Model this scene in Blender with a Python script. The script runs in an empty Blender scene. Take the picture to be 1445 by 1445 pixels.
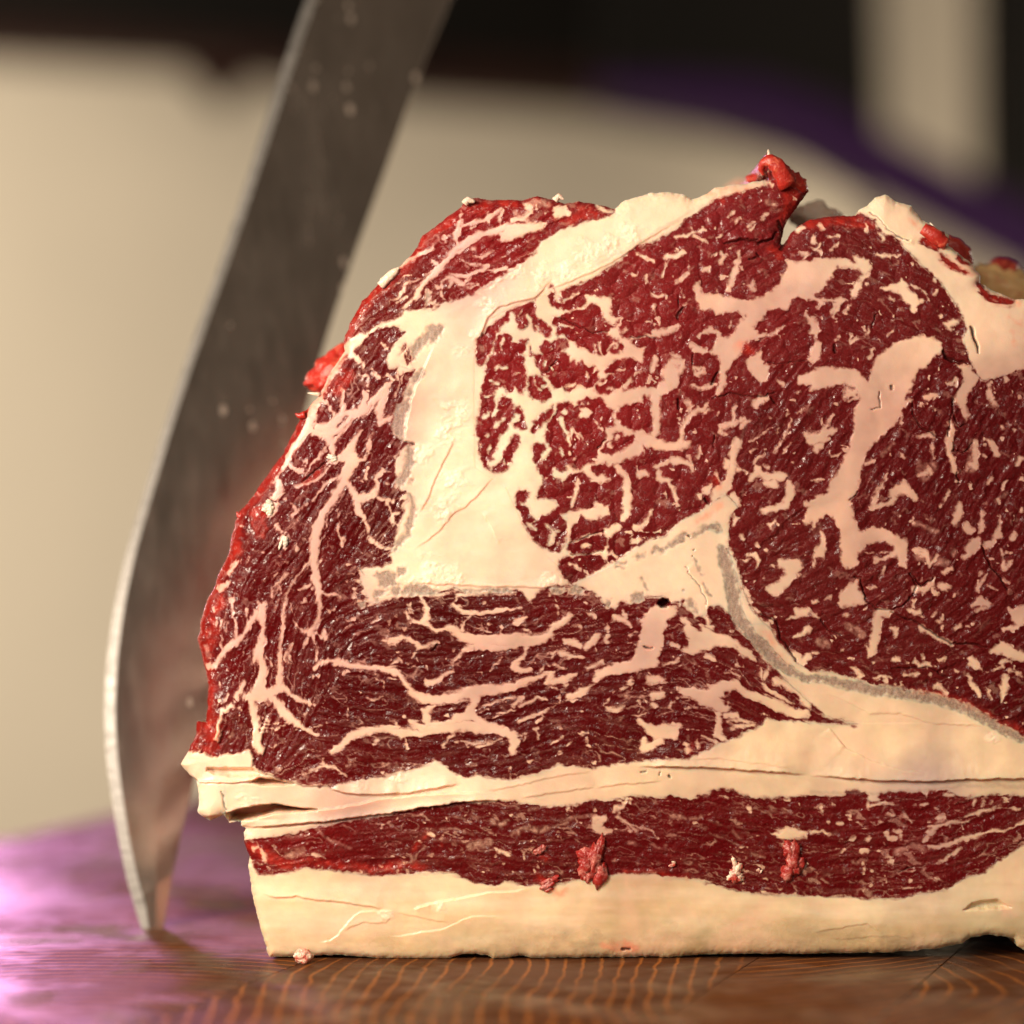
import bpy, math, random
import numpy as np
from mathutils import Vector

# ------------------------------------------------------------------ camera, world, lights, exposure
S = 0.2304 / 1445.0            # metres for one unit of the drawing used for the cut face
CU, CV, BV = 722.5, 722.5, 1354.0
CAMY = -0.64
def X(u): return (u - CU) * S
def Z(v): return (BV - v) * S
scene = bpy.context.scene
col = scene.collection
cam_d = bpy.data.cameras.new('camera'); cam = bpy.data.objects.new('camera', cam_d); col.objects.link(cam)
cam.location = (0, CAMY, Z(CV)); cam.rotation_euler = (math.radians(90), 0, 0)
cam_d.lens = 100; cam_d.sensor_width = 36; cam_d.clip_start = 0.01; cam_d.clip_end = 50
cam_d.dof.use_dof = True; cam_d.dof.focus_distance = 0.637; cam_d.dof.aperture_fstop = 5.0
scene.camera = cam
scene.view_settings.view_transform = 'Standard'; scene.view_settings.look = 'None'
scene.view_settings.exposure = 0.0; scene.view_settings.gamma = 1.0
scene.view_settings.use_curve_mapping = False
scene.cycles.use_denoising = True
scene.cycles.max_bounces = 6; scene.cycles.transparent_max_bounces = 4
scene.cycles.sample_clamp_indirect = 3.0; scene.cycles.use_adaptive_sampling = True; scene.cycles.adaptive_threshold = 0.02
w = bpy.data.worlds.new('World'); scene.world = w; w.use_nodes = True
w.node_tree.nodes['Background'].inputs[0].default_value = (1.0, 0.80, 0.60, 1)
w.node_tree.nodes['Background'].inputs[1].default_value = 0.10

def area(name, loc, target, size, power, colr, sy=None):
    d = bpy.data.lights.new(name, 'AREA'); d.energy = power; d.color = colr; d.size = size
    if sy: d.shape = 'RECTANGLE'; d.size_y = sy
    o = bpy.data.objects.new(name, d); col.objects.link(o); o.location = loc
    o.rotation_euler = (Vector(target) - Vector(loc)).to_track_quat('-Z', 'Y').to_euler()
    return o
area('key_lamp', (-0.29, -0.31, 0.25), (-0.02, 0.0, 0.07), 0.18, 4.3, (1.0, 0.84, 0.66))
area('fill_lamp', (-0.16, -0.95, 0.42), (0.02, 0.0, 0.08), 0.34, 2.7, (1.0, 0.87, 0.72))
ml = area('magenta_lamp', (-0.42, 0.95, 0.18), (-0.25, 0.16, 0.0), 0.16, 0.95, (1.0, 0.40, 0.86)); ml.data.spread = math.radians(46)
area('wall_fill_west', (-1.75, 2.0, 0.40), (0.0, 2.6, 0.25), 0.8, 36.0, (1.0, 0.88, 0.72))  # unseen lamp added at the left to brighten the back wall
area('wall_fill_east', (1.70, 2.0, 0.30), (-0.05, 2.6, 0.25), 0.8, 44.0, (1.0, 0.88, 0.72))  # its added counterpart out of view at the right, also for the wall

# ------------------------------------------------------------------ drawing of the cut face
OUTLINE = """379 1352 364 1300 358 1276 353 1255 350 1224 351 1210 343 1189 343 1176 346 1171 338 1166 340 1161 323 1162 316 1151 295 1159 278 1145
281 1129 277 1103 254 1080 265 1060 275 1037 276 1019 290 1020 291 1004 292 968 287 943 280 918 275 901 279 893 279 880 287 853 301 826 310 801 320 785
323 760 333 726 354 701 378 667 399 639 423 591 418 585 432 578 451 556 463 528 486 494 484 478 496 449 510 425 534 400 553 383 565 374 584 353 596 331
625 310 650 291 656 281 675 277 688 281 700 280 739 281 758 276 780 280 797 286 817 282 836 285 867 294 882 281 913 272 942 270 967 274 977 280 1000 272
1010 263 1050 258 1086 252 1084 241 1081 240 1076 249 1071 239 1070 229 1082 221 1084 212 1088 221 1103 227 1114 232 1122 245 1136 254 1143 268 1136 277
1124 293 1110 312 1103 343 1106 344 1118 327 1128 318 1144 308 1173 304 1211 302 1213 295 1225 289 1236 277 1250 272 1267 283 1288 289 1302 308 1315 316
1319 317 1340 330 1340 345 1373 372 1386 389 1385 399 1404 409 1435 422 1450 421 1490 455 1520 560 1530 760 1528 1000 1530 1200 1520 1330 1500 1352 1460 1351 1445 1341 1436 1335 1431 1324
1415 1321 1394 1320 1371 1323 1359 1332 1323 1339 1257 1345 1145 1347 1000 1348 951 1352 877 1352 749 1353 736 1349 711 1353 695 1354 688 1348 655 1347 633 1354
600 1354 570 1354 524 1352 483 1348 445 1349 416 1351"""
R1 = """484 483 497 476 519 468 542 457 563 447 571 436 596 436 609 437 625 426 646 422 667 414 688 403 710 389 725 380 739 368 754 355 764 341 780 328 800 321 842 308
867 296 867 250 700 240 560 330 470 470"""
R2 = """440 560 484 497 497 497 521 472 542 463 563 463 571 470 567 480 550 495 545 508 549 520 563 517 584 522 578 534 568 563 555 584 552 604 553 613 568 624 584 625 568 634 557 646 555 660
561 679 563 690 578 697 577 706 570 715 570 727 561 746 556 756 556 770 551 780 551 791 536 799 507 801 515 810 507 820 513 833 520 842 509 849 536 851 560 845 581 839
621 837 641 830 654 833 680 838 726 833 735 837 747 850 764 833 778 826 809 826 830 833 847 843 850 853 866 860 877 849 888 853 915 841 935 840 950 850 956 847 970 860 985 880 998 855 1012 853 1029 864
1039 885 1058 909 1079 932 1095 947 1112 965 1140 990 1165 1010 1190 1018 1213 1023 1180 1022 1140 1019 1081 1013 1070 1026 1043 1038 1016 1049 989 1060 973 1068 923 1072 877 1075 840 1083 816 1081
800 1082 787 1077 758 1092 716 1100 681 1097 671 1092 658 1097 644 1092 627 1081 615 1075 598 1081 573 1089 540 1096 499 1102 472 1108 427 1108 402 1100 373 1089 356 1081 360 1071
352 1062 327 1064 302 1066 281 1060 240 1060 220 880 300 700 400 600"""
R3 = """793 412 836 392 869 373 888 354 917 342 952 325 973 306 1008 281 1050 270 1080 262 1060 200 1150 200 1160 280 1213 299 1234 310 1245 333 1261 335 1286 359 1311 384 1332 405 1346 426 1357 447 1361 459
1359 480 1365 505 1373 522 1384 536 1404 534 1445 521 1560 480 1580 1080 1445 1036 1415 1021 1384 1003 1352 990 1321 980 1290 974 1259 972 1218 961 1176 949 1145 945 1124 936 1116 924 1097 905
1089 889 1075 876 1060 860 1050 837 1043 803 1039 789 1029 781 1028 770 1030 729 1043 717 1024 696 1003 710 989 721 962 733 939 756 917 762 888 779 871 789 858 798 858 660 908 640 908 460 880 448 815 440"""
R3AREA = """793 412 836 392 869 373 888 354 917 342 952 325 973 306 1008 281 1050 270 1080 262 1060 200 1150 200 1160 280 1213 299 1234 310 1245 333 1261 335 1286 359 1311 384 1332 405 1346 426 1357 447 1361 459
1359 480 1365 505 1373 522 1384 536 1404 534 1445 521 1560 480 1580 1080 1445 1036 1415 1021 1384 1003 1352 990 1321 980 1290 974 1259 972 1218 961 1176 949 1145 945 1124 936 1116 924 1097 905
1089 889 1075 876 1060 860 1050 837 1043 803 1039 789 1029 781 1028 770 1030 729 1043 717 1024 696 1003 710 989 721 962 733 939 756 917 762 888 779 860 800 807 825 788 800 750 765 728 720 715 690 670 660 668 510 690 450 750 420"""
R4 = """335 1190 344 1188 418 1176 448 1166 485 1160 540 1151 581 1142 644 1132 727 1130 743 1134 785 1138 840 1132 888 1124 927 1125 956 1123 975 1128 998 1119 1018 1113 1039 1117 1060 1126 1093 1127
1140 1123 1192 1123 1195 1117 1222 1119 1225 1130 1240 1130 1244 1119 1298 1117 1306 1122 1311 1115 1336 1115 1354 1125 1373 1125 1408 1120 1445 1123 1560 1126 1560 1150 1445 1189 1386 1229 1328 1254 1270 1267
1228 1268 1145 1263 1068 1262 1031 1255 989 1243 938 1238 923 1231 881 1231 840 1239 790 1246 758 1250 741 1249 712 1240 698 1249 669 1244 652 1239 633 1231 540 1235 489 1232 439 1225 400 1232 366 1234 350 1210"""
DRAW = {}
DRAW[(480,260)] = """f 430 850 10 520 750 30 600 640 50 680 560 60 740 490 40 800 420 50 900 370 60 1000 330 50 1100 300 50 1250 280 60 1400 270 20
f 680 550 40 630 510 20
P 760 470 850 400 940 360 1050 330 1130 300 1250 270 1400 265 1380 300 1280 340 1180 380 1090 380 1080 330 960 350 930 390 850 440 780 480
f 800 420 30 790 340 40 810 250 25 820 180 20
f 800 280 25 900 250 20 1000 230 20 1090 170 20
f 1010 260 12 1000 200 12
f 1090 300 14 1080 230 12 1110 180 12
f 1180 250 40 1250 230 40 1290 180 30 1260 130 30
f 740 610 12 860 620 12 980 570 10
f 830 520 8 870 540 14 1000 560 12
f 900 480 10 960 490 10 1040 440 8
f 940 590 10 1060 580 16 1110 570 20 1180 590 20
f 690 620 10 760 640 20 830 680 24 930 670 10
f 830 680 16 900 640 12 940 640 8
f 760 650 14 740 700 12
f 680 740 14 700 780 10
f 660 700 14 620 660 8
f 680 700 12 690 660 8 720 640 8
f 870 700 10 930 680 8 980 720 6
f 900 440 6 960 430 6
f 370 790 8 450 680 10 560 650 8
f 440 760 8 400 780 8 380 800 8
f 470 800 8 540 700 10 600 640 10
f 600 800 16 680 820 22 760 790 10
f 390 560 40 480 500 30 560 460 30 640 440 20
f 0 1110 60 80 1150 50 130 1200 20
f 330 1190 20 400 1120 50 450 1050 60
P 330 1230 420 1100 450 1010 520 1000 480 1180 500 1270 400 1290 390 1220
l 440 1100 12 460 1160 14 440 1210 10
l 470 1130 8 490 1170 8 480 1220 5
l 400 1170 10 430 1100 10
l 420 1130 8 445 1190 10 470 1210 4
f 230 1280 20 260 1310 20
f 290 1100 12 320 1120 8
f 640 800 14 620 860 8
q 1300 130 60 1400 120 60
q 1200 200 40 1300 240 30
g 580 810 20 600 750 25 590 720 15
G 690 950 705 980 690 1030 650 1080 600 1100 540 1150 500 1190 470 1160 480 1110 520 1070 570 1020 590 980 640 955
G 570 1255 575 1300 540 1340 500 1360 480 1330 500 1280 540 1260
G 490 1370 500 1410 480 1445 450 1440 450 1400
r 560 400 80 660 320 80 760 250 60
r 880 180 60 960 150 80 1000 120 60
r 1100 120 50 1200 140 50
r 1340 110 50 1420 130 40
r 120 880 70 60 1000 70 40 1060 50
r 220 760 80 150 850 60
r 460 520 40 560 430 40"""
DRAW[(360,480)] = """f 620 50 70 560 150 44 490 260 34 440 360 40 390 470 60 360 560 70 330 640 70 270 720 50 230 800 44
f 230 800 44 180 880 20 120 960 10
f 620 60 60 680 110 40 720 150 20 750 200 10
f 420 590 60 490 600 70 550 540 60 620 490 50 720 500 50 800 430 60 860 370 60 900 310 30 920 290 8
f 600 480 40 590 400 25 590 330 20
f 740 480 60 760 400 40 740 350 20
f 840 550 30 850 470 70 880 390 50 910 310 20
f 840 560 40 900 540 40 930 520 10
l 720 530 20 770 490 16 800 445 8
l 760 560 14 790 490 8
f 430 400 30 490 430 16 520 480 14 540 520 10
f 480 640 70 570 610 40 640 540 30 700 500 20
f 520 700 60 560 660 30 620 600 14 680 530 10
f 350 600 60 440 640 50 500 660 60 520 740 50 520 790 20
f 480 740 12 430 800 10 380 860 10 340 920 12
f 230 840 40 300 880 30 330 900 14
f 150 960 40 160 1020 50 130 1080 50 190 1040 20
f 510 820 40 600 800 70 660 730 60 700 670 30 730 620 14
f 650 790 110 640 860 90 600 930 60 570 1000 60 530 1080 60 480 1170 60 430 1270 70 410 1360 70 400 1445 70
f 600 900 40 550 930 24 480 980 30 420 1060 14 390 1100 8
f 690 820 20 740 810 30 780 770 30 770 680 12 790 620 10
f 610 960 30 660 1020 40 700 1070 40 690 1140 40 730 1200 30 770 1290 24 760 1360 14
f 700 1070 50 780 1060 40 830 1020 40 830 940 24 870 890 20 930 900 12 940 870 8
f 820 1060 24 880 1090 30 920 1100 20 1000 1080 14 1040 1060 12
f 890 1110 30 920 1160 20 930 1240 16 970 1260 14
f 920 1170 10 990 1180 8
f 930 1260 20 960 1240 10
f 770 1360 12 830 1400 20 900 1420 20 945 1410 14
f 560 1150 8 570 1230 14 565 1300 30 590 1370 30 600 1400 8
f 660 970 8 700 930 6
f 760 870 6 750 950 6
f 870 960 6 930 980 6
f 280 990 30 360 980 16 440 940 12 500 860 10
r 340 970 40 400 940 40 440 890 30
f 250 1190 12 350 1110 8
f 200 1090 12 250 1120 8 270 1150 6
f 480 1260 6 530 1150 6
P 60 1120 110 1090 170 1110 150 1140 130 1200 90 1190 60 1160
f 140 1260 30 180 1320 20 190 1390 20 200 1420 30
f 230 1330 20 200 1400 30
f 270 1380 12 280 1420 8
f 960 250 14 980 300 20 950 390 12
f 1000 240 20 990 290 20
f 800 200 10 840 240 12
f 860 30 10 890 50 10
f 720 230 8 780 240 8 770 310 6
f 880 230 6 930 270 6
l 1020 30 12 1010 100 14 1030 160 6
l 1040 60 8 1050 150 6
G 940 510 970 440 1060 385 1050 450 1030 520 1020 600 1000 690 950 640 930 590 950 560
G 1040 720 1090 740 1090 830 1060 920 1010 1000 970 990 970 930 1000 880 1030 800
G 1060 1045 1095 1060 1100 1140 1090 1230 1060 1320 1000 1400 950 1440 960 1380 1010 1310 1040 1220 1060 1120
G 1060 940 1080 950 1070 990 1045 985
r 300 640 50 240 740 50 150 860 50 60 960 60 0 1050 60
r 20 1180 120 40 1300 100
r 330 500 40 300 520 40
r 620 250 120 540 350 80
k 1020 690 10 1080 700 8
k 470 830 8 400 900 10 330 960 6"""
DRAW[(260,760)] = """f 900 0 80 890 60 60 860 140 30 800 210 24 740 290 24 690 380 24 675 480 26 665 580 30 660 680 34 650 780 26 645 880 34 640 970 40 640 1010 50
f 880 100 60 880 190 50 890 280 50 915 360 50 920 450 36 905 530 30 880 590 30 850 630 60
f 930 370 30 1000 380 20 1060 390 8
f 850 630 40 800 630 20 750 570 10
f 850 630 30 880 680 14 890 740 14 890 820 6
f 880 640 16 940 680 14
f 830 680 12 810 730 6
f 940 640 30 960 680 24
f 500 430 12 530 460 60 530 520 70 530 600 40 520 680 50 510 750 60 530 830 50 530 900 60 510 980 70 500 1050 110 530 1050 90
f 560 440 20 540 480 20
f 490 500 40 440 580 40 400 650 30 340 700 60 280 750 50 230 810 40 200 870 50 150 870 40
f 320 410 40 320 480 20 340 560 24 350 620 16 340 690 20
f 420 480 14 430 550 10 470 560 20
f 250 560 10 250 650 12 240 740 16
f 490 770 60 480 830 20
f 410 780 16 400 800 8
f 440 1080 70 520 1060 100 600 1040 60 640 1020 60
f 600 1080 50 640 1140 70 700 1210 60 780 1270 50 860 1310 40 900 1330 24
f 660 1010 40 720 1060 30 800 1100 30 890 1140 20
f 460 1120 50 470 1200 50 490 1270 50 500 1350 50 490 1400 60 510 1440 60
f 350 1080 40 390 1030 24 410 970 16
f 330 1140 40 260 1170 40 240 1230 30 230 1310 40 220 1360 40
f 520 1290 20 620 1300 16 690 1270 12
f 530 1220 8 580 1240 8
f 880 880 20 920 850 30 1000 830 36 1080 850 40 1180 870 50 1280 880 40 1445 910 60
f 1000 1445 40 1080 1390 50 1160 1330 60 1260 1310 50 1350 1300 40 1445 1290 30
f 880 1280 8 980 1250 6
f 1300 960 14 1350 980 20 1360 1040 8
f 1390 960 20 1440 960 20
f 1200 1130 10 1270 1100 10 1350 1080 6
f 1100 1090 12 1080 1110 10
f 590 390 16 600 330 16 650 290 16 700 230 8
f 620 250 30 650 230 10
f 660 380 8 640 310 8
f 250 330 60 290 300 40
f 300 240 40 340 160 40
f 1200 220 20 1280 260 70 1240 350 60
f 1190 290 24 1230 310 40
f 1080 0 30 1060 20 20
f 1260 10 16 1330 60 20 1390 60 16
f 1240 460 20 1300 430 40 1400 400 20
f 890 160 12 960 140 8
f 1110 180 8 1170 170 6
f 770 350 8 850 320 6
f 720 450 8 740 510 8
f 960 470 8 990 500 8
f 1100 600 14 1140 580 8
f 1270 570 8 1310 540 8
f 1340 690 16 1400 700 30 1445 690 40
f 440 130 14 420 170 10
f 540 90 18 550 95 18
f 1280 1400 20 1310 1370 20
f 870 940 10 910 930 12
f 560 800 8 600 880 8
f 720 720 10 690 820 8
f 300 1060 8 240 1140 8
f 380 1150 10 400 1180 10
f 640 100 8 700 160 8 650 180 6
f 750 210 8 720 260 6
q 130 750 40 150 800 40
G 1310 230 1380 210 1445 230 1445 320 1370 340 1310 320 1330 280 1300 260
G 1300 340 1400 350 1420 320 1340 390 1290 400
G 1180 420 1220 430 1230 465 1190 470
G 1290 400 1320 390 1330 430 1300 440
r 340 60 120 300 150 60
r 180 640 120 150 740 100
r 170 1000 60 180 1200 80 180 1320 120 200 1400 120
r 250 420 80 180 560 60"""
DRAW[(550,760)] = """f 0 410 20 100 385 14 200 385 14 330 380 20 400 360 16 500 350 10
f 200 390 16 240 450 30 250 530 36 210 570 24 130 550 14 110 500 8
f 250 430 10 340 400 10
f 240 570 40 320 620 40 400 600 40 440 620 50 490 670 60 590 690 60
f 430 440 24 470 380 16 560 370 16 700 375 12 850 380 16
f 430 440 30 500 490 30 560 510 36 640 510 24 720 490 14 800 470 12 880 460 10
f 560 510 24 500 570 24 490 620 40
f 490 660 60 600 690 70 720 690 80 850 690 90 1000 680 80 1080 650 50 1120 590 40 1190 550 60 1220 530 40
f 600 720 60 740 740 50 860 730 40
f 750 590 12 755 660 14
f 860 570 40 920 530 14
f 920 605 8 960 640 10
f 560 640 10 620 600 6
f 930 740 40 920 790 24 860 840 36 830 870 30 900 900 40 960 900 30
f 1050 850 12 1030 900 10
f 1060 850 12 1090 860 8
f 0 710 50 80 670 40 160 690 30 210 730 20 320 710 14
f 210 730 14 170 790 16 150 810 8
f 440 850 14 480 780 20 560 730 40
f 430 850 8 440 920 10
f 0 900 20 60 920 30 110 980 40 150 1050 50 230 1090 60 320 1100 70 440 1070 70 560 1040 70 700 1020 80 850 1000 60 960 960 50 1060 920 30 1100 920 40
f 250 990 50 320 970 40 380 930 24 440 910 10
f 1100 920 60 1080 980 40 1180 950 60 1260 920 30
f 1160 960 30 1200 990 20
f 560 1060 60 600 1080 50 560 1120 60 540 1180 80 580 1230 60 680 1280 60 770 1310 60 840 1350 60 850 1400 60 830 1445 60
f 310 1130 40 240 1170 40 250 1260 50 380 1270 50 480 1220 70 550 1200 90
f 140 1250 40 250 1290 60 400 1290 70 520 1270 80 680 1290 60
f 0 1310 30 80 1330 60 250 1320 50 380 1310 40
f 420 1340 20 360 1410 20
f 440 1390 12 500 1380 12 560 1400 10 650 1380 20
f 600 1420 14 700 1380 14 760 1360 10
f 100 1350 20 110 1420 20
f 690 1230 10 760 1190 16 840 1170 12
f 880 1240 14 960 1200 14 1050 1170 20 1140 1130 14 1200 1130 14
f 600 1150 6 700 1120 8 850 1070 8
f 590 1180 8 680 1160 8
f 830 1140 10 900 1080 10
f 1220 1070 50 1300 1040 60 1370 1010 30 1400 990 10
f 1240 1100 20 1280 1070 20
f 880 1140 8 1000 1080 8 1060 1090 10
f 1190 700 40 1250 700 50 1290 730 20
f 1160 790 40 1220 810 30 1310 810 30
f 1330 740 24 1400 690 30 1420 660 16
f 1350 870 30 1445 840 40
f 1120 400 16 1140 430 20 1160 410 14
f 1140 460 10 1150 510 8
f 1340 500 10 1380 520 20
f 1260 600 10 1290 600 14
f 1120 850 24 1180 870 24
f 1400 960 50 1445 940 60
f 1170 1270 20 1160 1280 10
f 1300 1180 10 1290 1185 10
f 1010 1330 10 990 1300 8
f 1210 1400 10 1230 1380 10
f 1340 1370 14 1350 1420 14
f 680 900 6 760 800 6
f 0 860 6 60 820 6 80 830 6
f 1000 1250 8 1040 1210 10
f 970 1290 8 1010 1290 10
f 860 1340 8 930 1320 8
f 1100 1390 8 1180 1340 8
G 110 310 200 310 320 340 340 360 320 380 200 390 90 375 80 340
G 0 350 60 310 80 330 80 370 40 390 0 385
G 50 190 110 180 120 210 100 250 60 255 40 220
G 0 270 40 300 10 350 0 350
G 500 340 600 330 720 335 800 340 850 360 830 375 700 370 600 365 520 370
G 1080 335 1130 318 1180 330 1200 355 1150 370 1100 365
G 1210 340 1260 325 1320 345 1330 380 1270 385 1215 370
k 300 760 20 320 720 12"""
DRAW[(840,760)] = """P 360 480 410 440 550 460 560 520 500 560 470 640 460 720 430 830 400 870 300 900 200 920 0 960 0 900 100 850 240 820 290 750 310 640 320 560
l 10 880 30 60 870 30 100 860 20
P 560 540 620 520 760 600 800 640 900 660 950 650 970 700 1040 750 1100 820 1090 840 980 800 960 740 900 735 820 735 780 760 620 790 580 760 640 710 600 590
P 360 400 560 400 570 460 640 520 760 610 800 630 780 480 830 460 920 510 900 440 600 380 400 380
l 590 420 20 580 480 30 600 520 20
l 640 530 30 690 590 40 720 620 14
l 700 540 20 740 560 30 750 590 10
l 780 480 40 800 540 40 810 610 20
l 830 470 30 860 540 50 880 610 50 930 640 50 1000 700 30
L 540 560 590 590 640 700 630 740 540 745 510 800 440 830 470 680 490 610
f 530 720 20 560 740 20
f 140 520 20 120 560 12
f 150 540 40 200 550 24 240 590 16 250 610 10
f 190 480 20 210 560 14
f 90 580 14 90 660 20 85 700 24
f 10 660 20 20 680 10
f 230 460 12 300 480 10
f 280 630 20 240 650 12
f 360 960 50 420 950 60 460 960 30
f 230 970 50 240 960 30
f 390 1070 50 450 1060 40
f 600 1050 60 700 1060 90 760 1070 110 870 1010 110 960 1000 60 1020 1050 70 1120 1080 60 1250 1140 70 1340 1180 60 1445 1190 50
f 700 1090 60 820 1120 100 880 1160 60 920 1120 40
f 660 1040 50 640 1060 60
f 830 1180 40 840 1260 40 830 1330 60 870 1360 40
f 880 1210 40 960 1200 50
f 900 1240 20 1010 1240 20 1090 1250 16
f 930 1290 24 1050 1270 24 1090 1265 14
f 300 1240 50 350 1280 60 420 1320 110 520 1320 110 560 1290 60
f 330 1360 60 330 1430 40 450 1370 50
f 620 1380 30 640 1440 30
f 690 1370 16 700 1420 16
f 730 1350 20 800 1370 20 820 1400 12
r 660 1390 30 670 1430 30
f 1130 980 24 1200 1040 30 1300 1100 20 1350 1120 10
f 1230 970 50 1330 1030 50 1445 1120 70
l 1270 1010 14 1310 1040 14 1380 1080 8
l 890 1060 30 930 1110 50 1000 1110 40
f 90 1150 40 150 1160 40 200 1140 20
f 280 1110 20 300 1150 14
f 380 1130 16 410 1140 16
f 210 1060 14 230 1060 10
f 500 1140 8 560 1090 10
f 180 1020 14 210 1010 10
f 280 1210 14 380 1180 10
f 760 800 30 800 820 30
f 930 900 20 980 940 14
f 880 910 14 920 920 14
f 590 960 8 700 900 6 850 890 6
f 560 820 20 460 860 14
f 1170 860 8 1150 950 8
f 1120 880 6 1130 960 6
f 330 1020 10 360 1030 10
f 60 1130 10 120 1050 8
K 430 440 460 400 500 405 515 430 490 460 455 465
k 340 740 14 380 735 10
r 350 740 30 370 738 30
f 900 50 20 950 200 40 1000 330 30 1030 450 50 1080 560 60 1150 600 80 1200 660 50 1240 740 40 1320 830 30
g 870 80 60 880 150 80 920 260 90 940 360 90 950 460 90 980 560 80 1050 650 70 1150 750 70 1250 850 70 1340 910 60 1445 950 50
G 270 130 300 105 345 100 340 130 290 150
g 390 100 20 420 75 36 460 90 30
g 480 70 24 540 40 26 600 5 26
g 150 165 20 210 165 16
g 140 195 14 200 195 14
g 310 270 14 340 330 20 360 345 24
G 230 390 270 360 320 370 325 420 290 445 240 415
G 70 420 100 410 115 440 100 475 75 470
g 680 140 14 700 190 20 730 235 8
g 740 310 14 760 370 24 790 385 8
G 620 420 650 410 680 460 700 500 660 490 630 460
g 600 350 8 605 360 8
k 670 75 8
k 665 125 8
k 610 190 4 640 240 5 700 320 5 750 440 5
P 1250 140 1400 140 1410 200 1340 280 1250 390 1180 370 1165 330 1220 300 1290 240 1290 210 1240 190
f 1030 110 20 1080 110 40 1110 140 30 1100 180 20
f 1000 320 16 1030 350 40 1060 390 10
f 1060 400 10 1070 470 16 1130 520 10
f 1380 500 60 1445 490 40
f 1300 550 10 1380 520 30
f 1350 680 20 1445 620 50
f 1360 790 60 1400 840 60 1445 800 50
f 1140 270 14
f 1100 40 10 1110 60 10
f 1040 130 16 1010 150 10
k 1130 520 8 1230 560 10 1260 680 8 1320 740 8 1360 840 12
f 270 20 30 260 30 20
f 60 120 20 110 90 20 140 120 12
r 1160 640 40 1240 780 40 1300 840 30"""
DRAW[(1145,760)] = """P 195 0 640 0 655 60 650 160 640 205 600 190 570 125 500 145 440 170 430 120 480 130 530 110 550 50 500 10 400 30 330 80 320 130 325 175 290 200 240 195 205 150 195 80
f 80 0 60 40 70 50 20 130 30 10 190 20
f 100 90 20 130 60 30
P 190 380 300 280 320 290 325 350 360 400 370 440 190 465
f 450 510 40 520 500 60 460 500 60 440 600 60 430 680 70 420 750 60 400 790 40
f 370 730 20 400 760 20
f 550 600 20 580 620 40 570 670 10
f 740 610 30 800 640 30 900 690 30 950 715 20
f 710 350 50 770 350 50 820 310 30 840 280 8
f 700 90 20 760 100 50 790 140 30 800 180 24 870 110 14
f 890 230 30 940 200 30
f 1050 130 50 1080 80 40 1120 40 50
f 1180 60 40 1230 20 40
f 1160 240 20 1150 260 14
f 1300 90 14 1310 150 14 1310 200 30 1360 160 10
f 1130 350 30 1160 300 24 1190 250 14
f 1100 460 20 1150 430 60 1200 440 40
f 1180 470 20 1130 490 20
f 1200 320 8 1260 340 8
f 1310 280 20 1330 300 10
f 880 320 40 930 330 30 890 340 20
f 840 510 20 820 530 10
f 830 560 8 890 570 10
f 1350 480 30 1400 510 100 1420 560 80 1445 480 80
f 1300 620 30 1400 600 30
f 1230 760 40 1300 740 80 1380 790 70 1445 800 70
f 1290 830 30 1350 840 14
f 1200 910 10 1300 870 14 1310 820 20
f 1340 890 14 1420 920 14
f 1090 830 50 1110 860 50 1140 880 20 1080 860 24
f 1160 900 8 1150 880 10
f 1070 930 14 1100 1000 30 1140 1060 40
f 1320 930 30 1310 1010 50 1290 1100 14
f 1200 1030 20 1220 1080 20
f 700 840 20 730 860 30 800 860 36
f 560 820 30 600 815 24
f 870 830 16 910 820 20
f 670 490 30 740 490 40 690 500 20
f 700 510 16 760 530 8
f 640 920 14 720 920 20
f 800 930 14
f 440 950 10 530 940 14
f 560 990 14
f 650 1020 16
f 830 1020 14 860 1000 30 920 1050 30
f 290 880 30 330 920 40 320 950 20 350 930 14
f 980 610 24 1020 580 14
f 1060 590 14
f 1000 910 20 980 905 10
f 1010 1100 16
f 1200 1190 16
f 750 800 8 760 820 8
f 230 520 20 260 520 16
f 100 410 14 130 400 20
f 10 430 20 40 420 16
f 0 510 16 50 530 14
f 460 260 14 480 240 10 500 200 10
f 380 330 10 430 320 14
f 200 760 8 220 750 6
f 10 775 20 40 770 12
f 430 840 12
q 260 600 60 340 650 60
q 100 720 60 60 700 60
q 720 120 60 900 160 50
q 960 100 50
k 290 260 8 330 270 8 370 420 10 430 480 8 550 480 8 620 460 6 700 380 6 710 320 6 660 240 6
k 540 500 8 640 545 8 720 580 10 840 650 12 960 715 12 1100 720 10 1200 740 8
k 670 240 6 740 325 10 830 280 6
k 550 880 6 640 880 6 800 880 4 900 940 5 940 950 5
k 60 550 5 110 620 5 200 650 4
k 1150 60 6 1220 200 8 1290 250 8 1330 350 6
g 0 940 40 100 960 50 200 985 60 300 1010 70 450 1035 65 600 1050 60 750 1075 60 900 1110 60 1050 1160 60 1200 1240 55 1300 1300 50 1445 1360 50
g 1445 1360 50 1700 1440 50
r 700 1040 40 850 1060 50 1000 1110 50 1150 1180 60 1300 1250 60 1445 1310 60
l 0 1190 20 80 1220 20 200 1230 14 300 1250 12
l 10 1170 6 60 1210 8
l 200 1230 6 290 1280 6"""
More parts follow.
